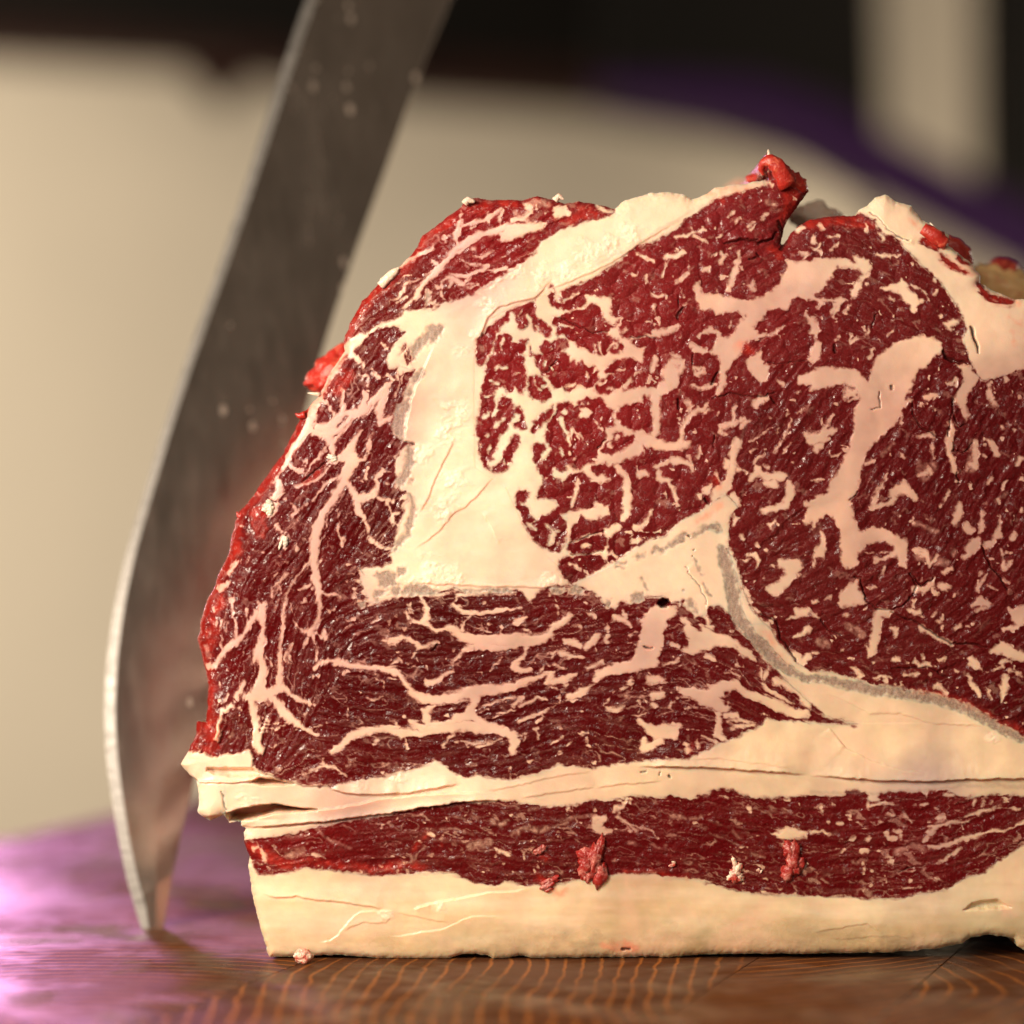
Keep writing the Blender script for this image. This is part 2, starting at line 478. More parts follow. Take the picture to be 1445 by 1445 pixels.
DRAW[(1145,480)] = """P 430 160 500 110 570 20 600 0 870 0 890 60 820 140 780 190 720 210 690 280 640 390 620 500 560 580 500 630 430 700 370 760 350 860 330 920 300 1020 260 1090 290 1190 300 1250 340 1300 400 1270 480 1280 540 1300 600 1340 650 1400 640 1445 200 1445 190 1300 160 1220 100 1180 60 1210 0 1280 0 1080 60 1050 110 1040 120 970 150 940 200 840 230 760 280 640 290 540 300 460 330 400 280 320 230 300 150 310 80 330 0 350 0 230 30 190 110 180 290 205 330 230 380 280 420 200
L 340 1445 370 1390 480 1370 550 1400 550 1445
L 0 1290 40 1230 100 1185 140 1200 170 1270 190 1340 205 1445 0 1445
f 70 1300 20 80 1380 50 60 1445 80
f 0 690 60 60 660 70 130 620 50 160 610 20
f 80 640 20 110 560 24 150 510 20
f 230 390 30 290 340 40
f 140 790 14 200 770 10
f 0 960 10 80 950 20
f 240 340 40 300 380 30 260 410 14
f 20 130 40 50 60 50 70 20 20
f 390 130 20 420 60 14
f 780 390 40 840 380 30
f 920 290 20 970 270 40 980 300 20
P 990 165 1060 180 1110 230 1140 250 1100 330 1060 400 1050 440 1070 500 1050 550 1020 470 970 430 960 390 1000 340 1030 260 1010 200
f 940 560 30 960 600 40 930 660 50 940 740 50 960 800 40 970 880 40 990 900 20
f 830 640 30 730 660 20
f 830 680 10 820 760 24 820 800 10
f 740 920 20 790 880 30 820 910 10
f 640 430 60 660 410 20 690 410 10
f 620 560 20 610 500 10
f 620 780 30 630 790 20
f 370 850 16 410 820 30 440 800 10
f 640 960 30 640 1000 70 560 1040 50 540 1090 50 460 1130 30 420 1130 40 430 1070 30 470 1010 20 510 960 16 520 920 8
f 640 1010 60 700 1060 50 720 1100 20
L 450 1110 480 1040 540 1070 520 1090
f 940 1020 8 910 1090 20 880 1140 14
f 1010 1110 20 1000 1180 60 970 1240 40 970 1260 20
f 1050 1260 40 1080 1290 50
f 1110 1370 60 1080 1420 70
f 1200 1390 60
f 1160 1180 20 1150 1270 30 1140 1310 14
f 1380 1310 30 1370 1340 50
f 1260 1330 60 1270 1280 20 1280 1200 8
f 1120 700 40 1110 790 30 1110 860 40 1080 840 20
f 1210 680 30 1230 720 60 1260 770 40
f 1300 600 20 1290 590 20
f 1380 620 24
f 1420 800 40 1390 830 30
f 1230 940 20 1210 980 10
f 1320 960 24 1310 1000 14
f 1430 940 30
f 1430 1160 30
f 680 1230 16 700 1210 8
f 780 1210 12
f 700 1430 40 780 1430 20
f 1160 790 14 1180 800 10
f 1210 300 20 1210 380 30 1250 450 20
f 1320 260 20 1330 290 14
f 1420 390 20
q 1100 700 60 1080 880 60
q 1250 1100 30 1330 1040 20
q 700 1250 30 850 1300 30
q 820 860 60 760 950 40
q 480 780 30 560 700 20
k 890 80 20 920 120 30 980 145 20 1050 160 10
k 690 410 5 700 510 5 760 600 6 870 660 8
k 960 400 6 960 510 5 920 650 6
k 455 350 5 465 400 5 465 465 5 410 475 4
k 550 310 10 553 335 8
k 995 900 5 1005 980 5
k 955 690 5 980 750 6 1040 760 6 1100 700 5
k 970 500 5 1000 590 6 1050 570 5
k 255 1090 6 310 1020 5"""
DRAW[(1145,260)] = """P 0 520 80 500 190 510 260 520 290 545 310 530 260 470 330 490 390 510 410 570 360 610 330 580 260 560 170 560 150 600 130 640 90 700 20 740 0 740
f 280 750 40 320 690 50 350 640 14
f 380 680 24 380 690 10
f 480 710 16 560 700 60 620 690 70 620 650 20
f 600 700 60 660 760 90 700 800 80 690 850 50
f 740 790 40 760 780 20
f 540 770 24 560 780 20
f 850 640 16 830 650 24
f 850 720 20 840 750 16
f 680 680 8 770 730 8 800 790 6
f 880 900 20
f 690 540 14
f 450 480 20 540 490 14 600 480 10
P 900 950 960 910 1020 920 1000 940 950 970 940 1000 920 990
P 430 1190 500 1130 560 1080 700 1030 760 1020 870 1060 890 1110 850 1160 790 1200 740 1250 700 1310 660 1400 640 1445 440 1445 420 1300
f 130 870 30 150 840 20
f 160 820 40 200 800 50
f 240 870 20 260 830 20
f 60 810 40 40 850 14
f 0 920 40 30 980 50 0 1000 40
f 40 1080 50 20 1150 60 0 1180 40
f 170 1060 10 180 1030 8
f 270 1070 30 320 1050 20
f 370 1030 12 400 970 10
f 520 1030 10 560 980 8
f 390 1180 20 410 1140 10
f 20 370 20 30 400 10
f 60 270 20 80 300 14
f 0 430 14 60 450 20 70 480 10
f 140 450 16 180 400 8
f 370 300 14 380 330 8
k 400 190 4 540 330 6 620 380 7 660 380 4
k 1075 970 10 1090 1010 16 1120 1080 14 1135 1145 8
r 680 250 30 730 290 20
r 760 380 60 850 420 90 920 390 60 820 320 50
r 880 490 40 950 540 60 1040 590 50 1100 600 50 1020 500 60
r 1130 690 40 1200 760 60 1260 790 70 1350 800 60 1400 800 40
r 1340 900 14 1400 940 20 1445 960 20
r 1360 980 8 1380 1100 10
l 760 390 50 850 420 80 900 390 50
l 890 490 40 950 540 50 1040 590 40
l 1000 500 50 1060 540 50
l 1130 690 40 1200 760 50 1260 790 60 1350 800 50
f 1030 560 30 1080 580 40 1110 560 30
r 0 270 80 150 240 60 300 250 80 420 290 60"""
DRAW[(1020,200)] = """P 430 800 470 800 520 820 600 810 640 790 760 790 830 790 880 830 910 830 900 770 960 790 1000 810 990 870 950 890 930 870 850 850 770 850 740 900 700 960 680 1010 620 1030 640 1060 720 1080 800 1060 850 1080 800 1120 750 1090 680 1090 630 1080 540 1070 510 1050 460 1090 440 1140 370 1130 310 1140 290 1180 220 1220 200 1260 240 1310 290 1310 420 1250 360 1300 260 1330 180 1340 130 1380 120 1445 0 1445 0 1350 60 1340 100 1280 130 1210 160 1180 100 1150 0 1170 0 1060 60 1060 110 1080 170 1070 230 1070 300 1030 340 990 380 970 400 900 430 860
f 870 1060 14 900 1000 30 930 940 20 980 890 30
f 750 1190 20 790 1100 40
f 840 1140 14 870 1110 20
f 30 520 10 60 490 20
f 90 560 10 120 530 14
f 270 510 20 300 480 20
f 160 620 10 220 570 14
f 40 1000 30 70 920 40 90 860 40 110 780 20
f 180 990 20 210 970 24
f 620 650 30 620 690 20
f 540 580 40 510 600 30
f 660 560 14 680 590 20
f 640 730 14 660 700 20
f 540 760 20 580 770 20 560 790 20
f 710 650 10 800 640 10
f 1070 620 14 1090 660 14
f 970 560 10 990 620 14
f 570 1180 20 600 1230 30 630 1290 40 620 1330 14
f 640 1380 50 660 1410 40 650 1445 40
f 640 1130 16 670 1090 14
f 870 1360 20 910 1330 10
f 120 310 20 230 290 30 310 280 30 340 300 20
q 300 400 40 350 420 40
k 380 550 20 415 620 36 425 680 36 400 720 14
k 20 690 10 140 660 10 240 690 10 330 660 12 370 620 10
k 180 800 12 250 780 12 230 760 8
k 760 1380 12 770 1430 14
k 1030 1180 5 1020 1260 5
r 0 340 30 100 330 40 200 310 20
r 400 250 100 470 340 120 440 450 100 380 560 40
r 250 180 60 300 110 60 380 160 100 500 240 100 580 320 60
r 330 720 60 390 760 60"""
DRAW[(780,240)] = """h 300 640 14 450 560 14 640 460 20 730 400 26 860 340 20 960 260 12
L 0 380 0 200 100 220 200 205 270 215 420 285 300 330 150 375
P 0 250 90 240 130 300 60 330 0 310
f 290 230 14 330 270 30 400 270 30
r 0 340 40 100 360 40 200 280 100 280 300 60
P 230 850 330 860 400 870 410 920 400 990 440 1020 480 1020 500 1050 450 1080 400 1100 350 1050 350 990 320 930 270 910 230 920 210 950 150 970 100 960 80 980 60 960 130 930 180 940 230 900
f 430 880 14 470 840 14 480 800 6
f 80 880 14 130 840 14 200 800 6
f 420 1110 30 500 1120 30 560 1130 30 720 1110 40 780 1090 40 850 1060 30
f 660 960 16 680 920 24 690 980 8
f 650 1040 14 660 1030 20
f 500 1090 24 510 1080 14
P 970 760 1000 760 1010 830 1060 840 1150 850 1230 880 1290 880 1380 870 1445 860 1445 1010 1380 1030 1350 1080 1400 1110 1445 1110 1445 1140 1340 1150 1300 1170 1280 1260 1200 1310 1190 1400 1170 1445 1130 1445 1140 1320 1120 1270 1060 1230 1100 1200 1120 1160 1100 1090 1140 1110 1170 1150 1230 1110 1250 1050 1310 990 1280 960 1200 950 1110 980 1080 940 1020 950 980 920 970 850
f 1000 1120 30 1060 1080 40 1100 1100 30
f 1210 1030 16 1190 1070 14
f 950 1190 40 1010 1220 40 1050 1230 20
f 840 760 24 890 740 30 920 700 24
f 760 590 30 840 580 30 890 560 24
f 570 570 12 630 590 24 680 620 20
f 830 460 14 920 440 24 990 420 20 1040 400 12
f 960 460 20 1020 480 20 1050 490 10
f 1110 460 8 1150 440 8
f 1200 310 16 1220 290 16
f 1240 360 12 1280 330 14
f 1330 380 20 1380 350 8
f 540 710 20 570 710 14
f 630 720 14 650 780 20 640 830 24 700 860 20 740 850 24
f 740 720 10 770 650 12 800 620 8
f 930 680 8 930 620 6
f 810 715 10
f 1040 680 40 1060 670 30
f 1140 550 16 1160 590 24 1150 640 16
f 1080 580 10 1110 560 10
f 1260 560 20 1270 620 20 1230 690 30 1220 780 30 1200 800 14
f 1270 650 10 1290 670 8
f 1360 800 30 1360 760 14
f 1430 330 20
f 1190 660 8
f 1110 830 14
f 600 940 6 640 900 6
f 900 860 6 880 830 6
f 790 900 8
f 930 880 8 900 920 6
k 850 1010 12 880 970 20 900 940 12
k 1190 490 10 1300 470 12 1400 480 10
k 60 1000 5 160 1060 5 270 1095 6 370 1100 5
k 530 1140 5 620 1130 4 700 1140 5
k 850 850 5 860 940 5
r 1050 150 40 1150 160 40 1300 150 20
r 1150 200 60"""
DRAW[(620,400)] = """L 650 110 660 180 660 220 700 250 760 310 755 350 720 365 690 330 640 310 620 260 600 290 560 320 530 310 520 270 510 240 520 200 480 200 480 250 440 270 400 310 380 370 370 420 340 480 310 530 290 555 260 540 245 480 240 420 250 380 300 340 360 280 430 220 500 170 580 130
f 600 220 14 620 250 24 610 290 10
f 560 190 10 540 210 10
f 650 290 6 680 330 6
q 270 430 30 290 440 24
L 390 360 440 335 480 350 490 390 530 410 540 385 605 375 590 430 570 480 585 500 580 560 590 620 590 680 570 745 540 750 520 700 510 730 480 755 450 740 435 700 400 720 380 750 320 770 280 760 290 700 310 620 320 540 340 500 380 485 370 430 380 390
f 440 380 14 420 430 14 430 450 8
f 390 570 20 450 570 14
f 510 620 8 540 600 6
f 350 660 20 400 680 20
f 570 490 10
L 280 760 370 770 380 830 350 870 350 910 400 880 420 860 390 840 400 790 430 770 480 785 500 820 500 850 540 830 575 860 585 940 590 990 570 1000 520 980 500 960 540 950 550 890 520 880 500 920 460 1000 420 1020 400 1100 370 1150 350 1170 360 1200 330 1210 345 1270 310 1260 280 1210 260 1130 260 1070 275 1050 250 1030 250 960 260 870
f 300 910 30 330 880 20 345 870 10
f 390 960 30 440 920 20
f 340 1100 20 330 1150 14
f 280 1100 10 270 1130 8
f 330 1030 8
L 520 1020 550 1040 555 1080 530 1120 500 1170 490 1230 450 1270 400 1290 350 1280 360 1250 410 1220 430 1150 460 1110 490 1060
f 430 1220 14 440 1200 8
L 760 0 790 30 790 80 830 100 830 60 900 10 950 0 1445 0 1445 90 1445 200 1400 210 1370 230 1330 240 1290 260 1230 280 1250 240 1190 230 1170 180 1190 110 1170 90 1130 100 1080 90 1040 70 1000 70 1005 130 960 150 940 180 880 185 800 170 750 140 740 90
f 850 120 12 900 90 14 940 60 6
f 800 90 30 820 130 14
L 840 205 960 180 1030 150 1080 165 1120 220 1130 270 1190 280 1240 240 1230 270 1180 310 1120 330 1170 370 1230 390 1265 430 1250 460 1190 480 1160 470 1130 485 1060 480 1000 460 940 440 920 400 870 390 860 350 810 360 790 340 800 300 760 270 780 220 830 230
f 1060 420 14 1050 480 10
f 1080 410 12 1100 480 10
f 1150 460 16 1190 410 14 1230 420 10
f 840 290 8 900 300 6
L 620 425 640 480 690 470 680 420 720 380 750 395 800 380 870 385 880 430 830 470 890 490 880 540 920 520 930 560 960 520 1000 560 1050 560 1080 600 1075 660 1060 700 1000 715 950 690 900 735 850 730 840 700 790 710 750 680 720 690 750 730 760 770 700 795 640 780 610 740 600 680 600 620 620 610 630 640 660 610 700 630 700 590 660 560 640 500 615 490
f 720 640 40 740 670 30 700 700 20
f 710 540 20 720 520 10
f 870 700 20 920 690 14
f 760 440 8
f 640 650 10 650 690 10 680 720 8
f 1000 600 8 1010 640 8
L 1130 600 1150 550 1200 520 1300 500 1330 515 1370 540 1400 510 1445 520 1445 700 1380 715 1350 700 1310 720 1250 730 1240 690 1200 720 1150 750 1090 755 1065 730 1070 680 1120 650 1160 625 1190 610 1150 615
f 1250 710 14 1290 660 40 1290 650 30
f 1090 680 20 1140 660 14
f 1200 590 10 1250 580 8
f 1340 620 12 1370 600 10
f 1150 710 16 1190 710 10
L 1300 400 1330 370 1445 360 1445 490 1410 470 1390 440 1340 440
L 1220 300 1260 260 1370 230 1440 230 1445 340 1330 370 1260 370 1230 340
f 1270 320 30 1250 330 20
L 625 1000 640 950 700 880 780 835 790 860 760 910 730 930 690 970 650 1020
L 800 830 850 805 900 820 910 860 950 800 1000 775 1050 790 1090 770 1140 800 1160 850 1200 860 1200 960 1160 990 1130 980 1140 1060 1090 1110 1075 1190 1060 1230 1000 1230 960 1260 900 1255 870 1230 865 1270 830 1275 780 1250 770 1320 710 1330 670 1260 650 1200 640 1150 630 1100 660 1080 710 1080 750 1130 720 1030 730 960 750 920 790 890 800 860
f 830 930 40 850 980 24 870 1050 20 880 1110 10
f 860 880 30 850 870 14
f 720 1150 40 700 1200 16
f 740 1130 30
f 900 1000 20 890 1060 10
f 1000 880 70 970 860 30
f 1000 880 50 960 900 40
f 820 1130 20 830 1170 14
f 920 1190 20 920 1200 14
f 950 1030 20 980 1060 14
f 1060 940 6 1090 980 8
f 1010 820 8
f 970 820 8
f 910 990 10 950 1060 6
L 1200 870 1230 830 1290 820 1370 800 1420 820 1445 850 1445 1000 1400 1000 1330 1010 1260 980 1240 940 1200 920
L 1100 1130 1150 1070 1190 1000 1260 1005 1240 1030 1310 1030 1335 1080 1310 1130 1240 1150 1180 1165 1120 1155
f 1170 1090 20 1170 1110 30
f 1200 1050 20 1210 1030 20
L 1270 1270 1290 1210 1370 1190 1445 1200 1445 1300 1360 1310 1290 1310
L 1320 1340 1445 1310 1445 1445 1315 1445
f 1350 1250 10 1350 1310 14
L 1040 1250 1130 1210 1190 1230 1230 1300 1250 1400 1240 1445 660 1445 700 1380 700 1340 780 1320 830 1350 880 1300 960 1280 1010 1310 1030 1340 1100 1350 1150 1330 1130 1300 1060 1310 1030 1280
f 900 1430 50 930 1380 20 950 1340 10
f 1030 1350 40 1100 1340 40 1150 1330 20
L 520 1440 540 1400 600 1400 610 1445
k 730 600 4 800 520 5 830 540 4
k 1140 1060 4 1080 1110 4"""
DRAW[(560,620)] = """L 810 370 860 338 910 360 905 400 870 420 840 430 880 440 910 480 930 560 1000 510 1080 470 1100 450 1080 420 1030 400 950 400 990 330 990 270 1050 250 1110 270 1120 310 1150 280 1180 230 1260 215 1300 260 1320 300 1445 290 1445 460 1380 430 1350 410 1350 460 1300 480 1230 470 1180 490 1120 500 1150 560 1150 640 1150 700 1110 765 1020 745 930 690 880 620 840 520 810 440
f 900 580 30 930 600 20 940 620 10
f 850 430 12 890 450 10
f 1010 580 20 1040 620 20 1060 650 30 1040 700 40
f 1070 630 20 1100 630 12
f 1100 700 14
f 1190 440 30 1210 370 30 1230 280 20
L 1165 660 1190 590 1260 515 1320 560 1445 510 1445 620 1380 640 1280 650 1180 700
L 1165 740 1170 710 1280 660 1420 640 1430 690 1400 750 1300 785 1190 775
f 1280 730 50 1310 730 24
L 1100 830 1130 800 1250 785 1380 790 1440 840 1400 880 1300 920 1190 985 1130 930 1100 880
f 1170 840 10 1220 860 24 1250 885 14
k 1180 700 8 1280 660 6 1420 620 6
k 1190 780 6 1300 788 6 1400 760 5"""
DRAW[(860,480)] = """f 0 400 70 120 370 70 230 340 60 330 360 60 420 290 100 410 220 110 410 170 60
f 310 130 50 300 200 40
f 430 150 50 500 160 40 480 210 50
f 310 380 60 320 460 60 320 540 50 320 620 50 290 640 30
f 200 640 60 260 680 100 380 720 60 480 720 60 530 700 40
f 180 740 100 100 780 60 40 800 60 0 820 60
f 60 860 40 120 960 50 120 1060 60 120 1160 60 100 1200 50
f 480 700 40 490 600 30 540 530 40 600 470 30
f 440 820 60 520 830 30 545 850 30 550 890 20 540 790 14
f 320 860 30 390 840 30 430 820 30
f 340 940 40 420 960 30 440 1030 30 460 1080 20 470 1120 20
f 330 890 30 330 930 30
f 200 920 40 250 910 30
f 180 1270 40 240 1250 30 290 1170 20 300 1150 10
f 0 1300 60 60 1270 50
f 170 1370 40 200 1360 30
f 60 460 30 40 500 20 50 560 14
f 100 600 30 80 590 20
f 0 670 20 20 640 20
f 40 50 20 70 40 14
f 590 60 60 650 70 40
f 800 60 120 760 30 60 720 70 60
f 800 120 80 780 220 60 770 300 50 740 350 40
P 940 140 1030 70 1050 150 1090 170 1080 230 1070 290 1030 290 980 240 950 190
f 640 210 40 600 230 30 580 190 20 650 190 20
f 470 120 30 430 100 20
f 560 310 20 620 330 24 700 310 20
f 530 420 40 550 450 30 540 500 16
f 590 480 20 640 470 24 660 440 30
f 740 490 8 730 510 6
f 650 490 20 670 470 20
f 860 460 24 850 530 24 830 580 30 760 590 24 750 620 20 790 640 14
f 830 570 40 890 550 20 920 540 20
f 870 690 60 850 760 60 830 840 60 820 920 50 800 990 60 760 1020 80 720 1060 60
f 900 600 24 930 560 20 950 540 10
f 800 830 50 790 870 30
f 660 1030 50 690 990 30
f 720 900 16 750 950 12
f 1000 430 60 1030 410 60 1070 400 20
f 1010 870 60 1060 930 50 1120 920 70 1180 920 50
f 1000 900 60 960 940 30
f 1060 970 40 1120 970 60
f 1220 990 60 1240 1050 60 1200 1120 60 1120 1150 50 1050 1150 40
f 860 880 30 930 890 20
f 830 1060 50 860 1100 60 820 1130 60 880 1130 20
f 850 1180 20 860 1210 30 850 1250 20
f 1100 1260 30 1130 1230 16
f 1000 1390 30 1020 1400 14
f 900 1330 20 920 1350 20
f 1060 1420 20
f 1310 280 70 1380 260 100 1445 240 100
f 1290 260 30 1320 240 20
f 1270 370 10 1300 360 8
f 1150 290 20 1180 310 24 1140 280 14
f 1400 60 60 1400 110 60
f 1340 640 30 1400 670 60 1445 660 80
f 1420 720 60 1390 760 30
f 1400 1100 60 1445 1080 80
f 1340 1110 30 1390 1130 40 1360 1200 60 1330 1230 40 1445 1150 60
f 1440 1400 30
f 960 680 8 1040 640 8 1100 600 6
f 1130 760 8 1190 650 10 1240 540 6
f 980 830 10 1050 770 10
f 1140 620 12 1150 590 10
f 1210 490 12 1200 520 8
f 1080 530 10
f 1180 760 6 1230 700 6
f 960 760 8 1000 740 6
f 1280 500 8 1330 470 6
f 1240 830 10
f 1080 860 20 1060 850 14
f 1080 460 8
f 610 740 24 600 790 24
f 720 300 20 640 320 14
h 940 550 14 900 680 12 870 780 10 850 860 8
g 310 1430 30 350 1420 30
g 390 1410 30 450 1370 34 510 1320 34 540 1320 14
g 560 1340 30 600 1310 30 650 1270 36 720 1270 50 760 1300 20 740 1250 20
k 700 300 14 730 250 18 750 220 8
k 460 410 14 465 470 14
k 540 1330 12
k 570 100 6 570 170 5
k 700 390 6 830 360 8 960 380 6 1060 390 6 1120 360 5
k 1080 150 6 1200 155 5 1340 140 6
k 1100 400 5 1130 440 6
k 710 640 4 705 720 5
k 660 1080 14 680 1110 8
r 900 40 100 960 80 60
r 720 940 60 740 990 50
r 540 1280 20 500 1300 10
r 600 1220 60 700 1160 60 760 1120 40"""
DRAW[(540,1040)] = """q 740 570 30 800 600 40 850 570 20
q 880 660 30 960 620 40 1080 640 24 1200 590 20 1300 550 20 1445 540 14
q 1000 500 14 1060 480 20
q 1200 560 10 1300 540 14 1440 530 14
f 800 780 20 850 800 24
q 600 740 60 720 720 60
q 300 620 10 500 630 10 620 660 10
r 210 760 40 260 700 24 300 660 20
f 310 650 14 350 665 14
r 400 740 30
r 0 900 80 150 870 60 300 890 40
r 1010 760 20 1060 770 40 1110 820 30
r 1070 960 60 1130 1000 60 1200 1080 40 1250 1030 30
q 480 540 10 560 560 10
q 200 540 10 270 530 10"""
DRAW[(840,1040)] = """f 120 480 40 180 470 30 210 420 24
f 0 560 40 60 540 40 0 620 60 60 640 50 110 630 20
f 150 540 24 230 590 24 280 630 16
f 230 590 14 360 620 16 430 680 8
f 240 640 10 340 590 8
q 520 540 20 600 550 30
q 640 560 14 720 540 20
q 760 560 14 850 600 16
f 1040 480 24 1050 510 14
q 930 640 16 980 680 14
q 720 600 14
P 1200 660 1300 610 1400 630 1445 650 1445 690 1330 690 1270 695
q 1180 480 20 1220 500 30
q 780 660 10 1000 740 8
q 230 720 30 280 720 20
q 380 720 14 440 750 14
q 480 740 24
f 520 800 14
q 1060 790 10 1160 820 10
q 840 960 14 860 980 10
f 830 400 10 900 410 10
r 200 910 30 350 910 30 500 940 30 620 960 20
k 510 265 16
r 60 1415 60 180 1440 90 280 1440 60
k 190 1450 20 240 1452 16
k 310 235 6 345 232 6
k 430 250 6 440 240 5"""
DRAW[(1145,1040)] = """f 520 520 14 560 530 30
f 640 540 24 680 580 20
f 180 600 20 210 600 16
f 320 590 14 350 610 14
f 790 610 24 840 600 30 920 580 24 1080 570 14
f 840 610 40 800 660 30 760 720 14
f 860 550 40 900 540 30
f 1050 530 10 1150 500 20 1300 480 16 1420 480 14
f 1100 450 14 1110 430 14
f 1160 470 16 1180 440 10
f 1220 450 8 1230 430 10
f 800 750 30 870 740 30 960 710 30 1080 670 30 1200 640 30 1300 640 30 1380 610 24 1445 580 40
f 960 800 14 1010 750 20
f 860 860 10 930 820 10
f 560 630 14 600 650 24 610 680 10
f 500 650 14 530 690 16 570 690 14
f 270 710 14 300 690 14
f 370 700 8 390 680 10
f 440 600 14 480 580 14 450 570 10
f 200 790 14 230 760 10
f 350 780 24 370 780 24
q 290 860 24 380 840 24
f 660 990 14 670 950 10
f 610 1010 6 740 1020 6
f 0 660 14 80 640 14 130 670 8
f 140 450 20 160 460 14
f 390 440 20 380 500 14
q 590 780 60 680 740 40 760 760 40
f 400 470 20 480 450 14 560 460 10
f 740 460 16 780 450 20
f 900 380 10 960 400 14
h 0 375 20 400 385 20 500 370 14 800 350 14 1000 330 20 1300 330 30 1445 340 30
k 600 925 5 640 900 4 690 880 4"""  # one short hooked fat stroke above is a painted highlight
DRAW[(240,1000)] = """k 358 565 4 372 620 5 378 690 4
r 530 940 60 640 990 80 760 1040 80 860 1070 60 960 1020 50 1100 1060 50 1250 1080 50 1400 1090 40
f 560 960 50 600 940 30
f 620 960 40 640 1010 40 650 1040 20
f 980 990 12 1090 1030 10
q 800 990 50 900 960 40
q 1000 820 24 1100 900 20 1230 950 12
q 700 870 14 900 850 12
q 1180 800 12 1230 810 10
r 600 470 30 750 500 20
r 220 260 60 300 300 40
q 400 200 14 430 180 12
f 620 170 8 700 140 8
f 650 110 8 800 90 8
f 680 270 8 760 230 8
f 900 450 12 1050 390 20 1100 400 20 1200 460 14
f 1040 380 16 1040 340 20"""
# recesses (depth) and ledges (height, decay, raised side +1 = up / right of the drawing direction)
PITS = """240 1000 12 250 395 400 402 560 402 630 450 560 462 420 462 300 445 250 420
240 1000 26 610 470 700 475 840 515 640 522 550 502
240 1000 55 380 715 450 690 560 660 700 650 870 678 1000 686 850 700 700 708 560 745 500 757 470 775 400 770
240 1000 9 640 812 900 790 1150 768 1445 718 1150 756 900 778 640 802
1145 1040 9 1030 1180 1090 1130 1180 1110 1270 1100 1360 1160 1280 1165 1200 1160 1180 1170
840 760 16 430 440 460 405 500 408 515 430 490 458 455 462
1145 480 8 890 80 930 120 990 150 920 130
1145 260 7 1075 970 1095 1010 1130 1080 1137 1145 1110 1090 1085 1020"""
LEDGES = """240 1000 8 12 1 100 430 200 500 420 498 560 488 640 462
240 1000 7 10 1 1080 535 1180 575 1380 587 1445 582 1560 570
240 1000 7 14 -1 900 690 1100 674 1300 645 1445 606 1600 592 1850 572 2150 565
240 1000 7 10 1 470 806 700 800 1000 772 1445 715 1745 668 2065 626 2345 615
540 1040 7 12 1 0 385 200 380 320 355 520 320
540 1040 3 12 1 700 365 900 332 1100 282 1445 228
540 1040 4 12 1 930 412 1100 388 1300 358 1445 342
840 1040 9 22 1 290 200 600 200 800 210 1100 230 1445 255
840 1040 4 12 1 0 345 200 320 450 300
840 1040 3 8 1 600 150 850 145 1000 165 1200 190 1350 215
1145 1040 10 24 1 0 265 300 285 500 295 700 300 1000 290 1445 280 1800 275
1145 1040 3 14 -1 160 0 250 80 400 160 600 220 800 245
1145 760 3 16 -1 120 1280 180 1360 240 1420
1145 760 3 14 1 100 1040 400 1190 600 1190 800 1250 1000 1270 1180 1270
240 1000 6 14 1 640 1260 720 1285 860 1275 1000 1300 1200 1320 1380 1350 1445 1365
300 1145 3 8 1 890 810 950 780 1050 750 1180 760 1220 700
300 1145 3 6 -1 720 890 800 880 860 830 930 740 1000 680 1180 675
540 1040 4 14 -1 200 1150 400 1120 700 1060 1000 1030
540 1040 3 10 1 90 1195 300 1235 450 1262
540 1040 2.5 10 -1 0 1360 250 1330 420 1300 600 1220 800 1210
540 1040 5 8 -1 210 1165 250 1150 330 1140
560 620 4 18 -1 390 0 360 80 300 190 240 330 200 430 150 500
560 620 4 18 -1 660 250 560 370 470 460 400 490 280 630 120 750
560 620 5 14 1 60 975 300 982 420 992 700 1000 1000 1010 1180 990
560 620 2.5 12 1 580 500 640 600 690 720
360 480 6 16 -1 1020 680 1030 560 1065 385 1100 300 1220 20
480 260 6 14 -1 1445 640 1330 770 1200 800 1080 830 1010 900 970 1000 920 1080
780 240 4 14 1 0 800 60 780 200 720 400 630 640 470 860 345
1145 260 5 14 1 400 190 540 330 620 385 700 420
1020 200 7 12 1 20 690 140 665 240 690 330 660 370 620
1145 760 5 12 1 540 500 640 545 720 580 840 650 960 715 1100 720 1200 740
1145 760 4 10 1 370 420 430 480 550 480 620 460 700 380
1145 1145 3 12 1 0 830 200 790 380 765 470 830
1145 1145 2 8 1 100 870 300 860 450 850 600 850 700 880
840 760 3 8 1 960 600 1050 720 1150 830 1230 900
840 760 4 10 1 610 190 640 240 700 320 750 440 770 600
860 480 4 9 1 690 400 830 365 960 385 1060 395
860 480 4 9 -1 1090 150 1200 158 1340 145
1145 480 4 9 1 690 410 700 510 760 600 870 660
240 1000 6 16 1 560 395 640 435 780 485 900 525 1120 525"""
CRUMBS = "700 395 26 730 380 22 690 430 20 760 392 26 800 380 18 830 360 26 860 345 26 890 330 22 640 585 30 630 610 24 600 640 20 640 680 26 630 720 24 608 800 28 600 820 30 640 815 24 780 822 24 690 830 16 1400 1045 14 500 1105 20 560 1100 18 545 1290 14 620 1280 10 655 495 16 670 475 12 350 1130 22"
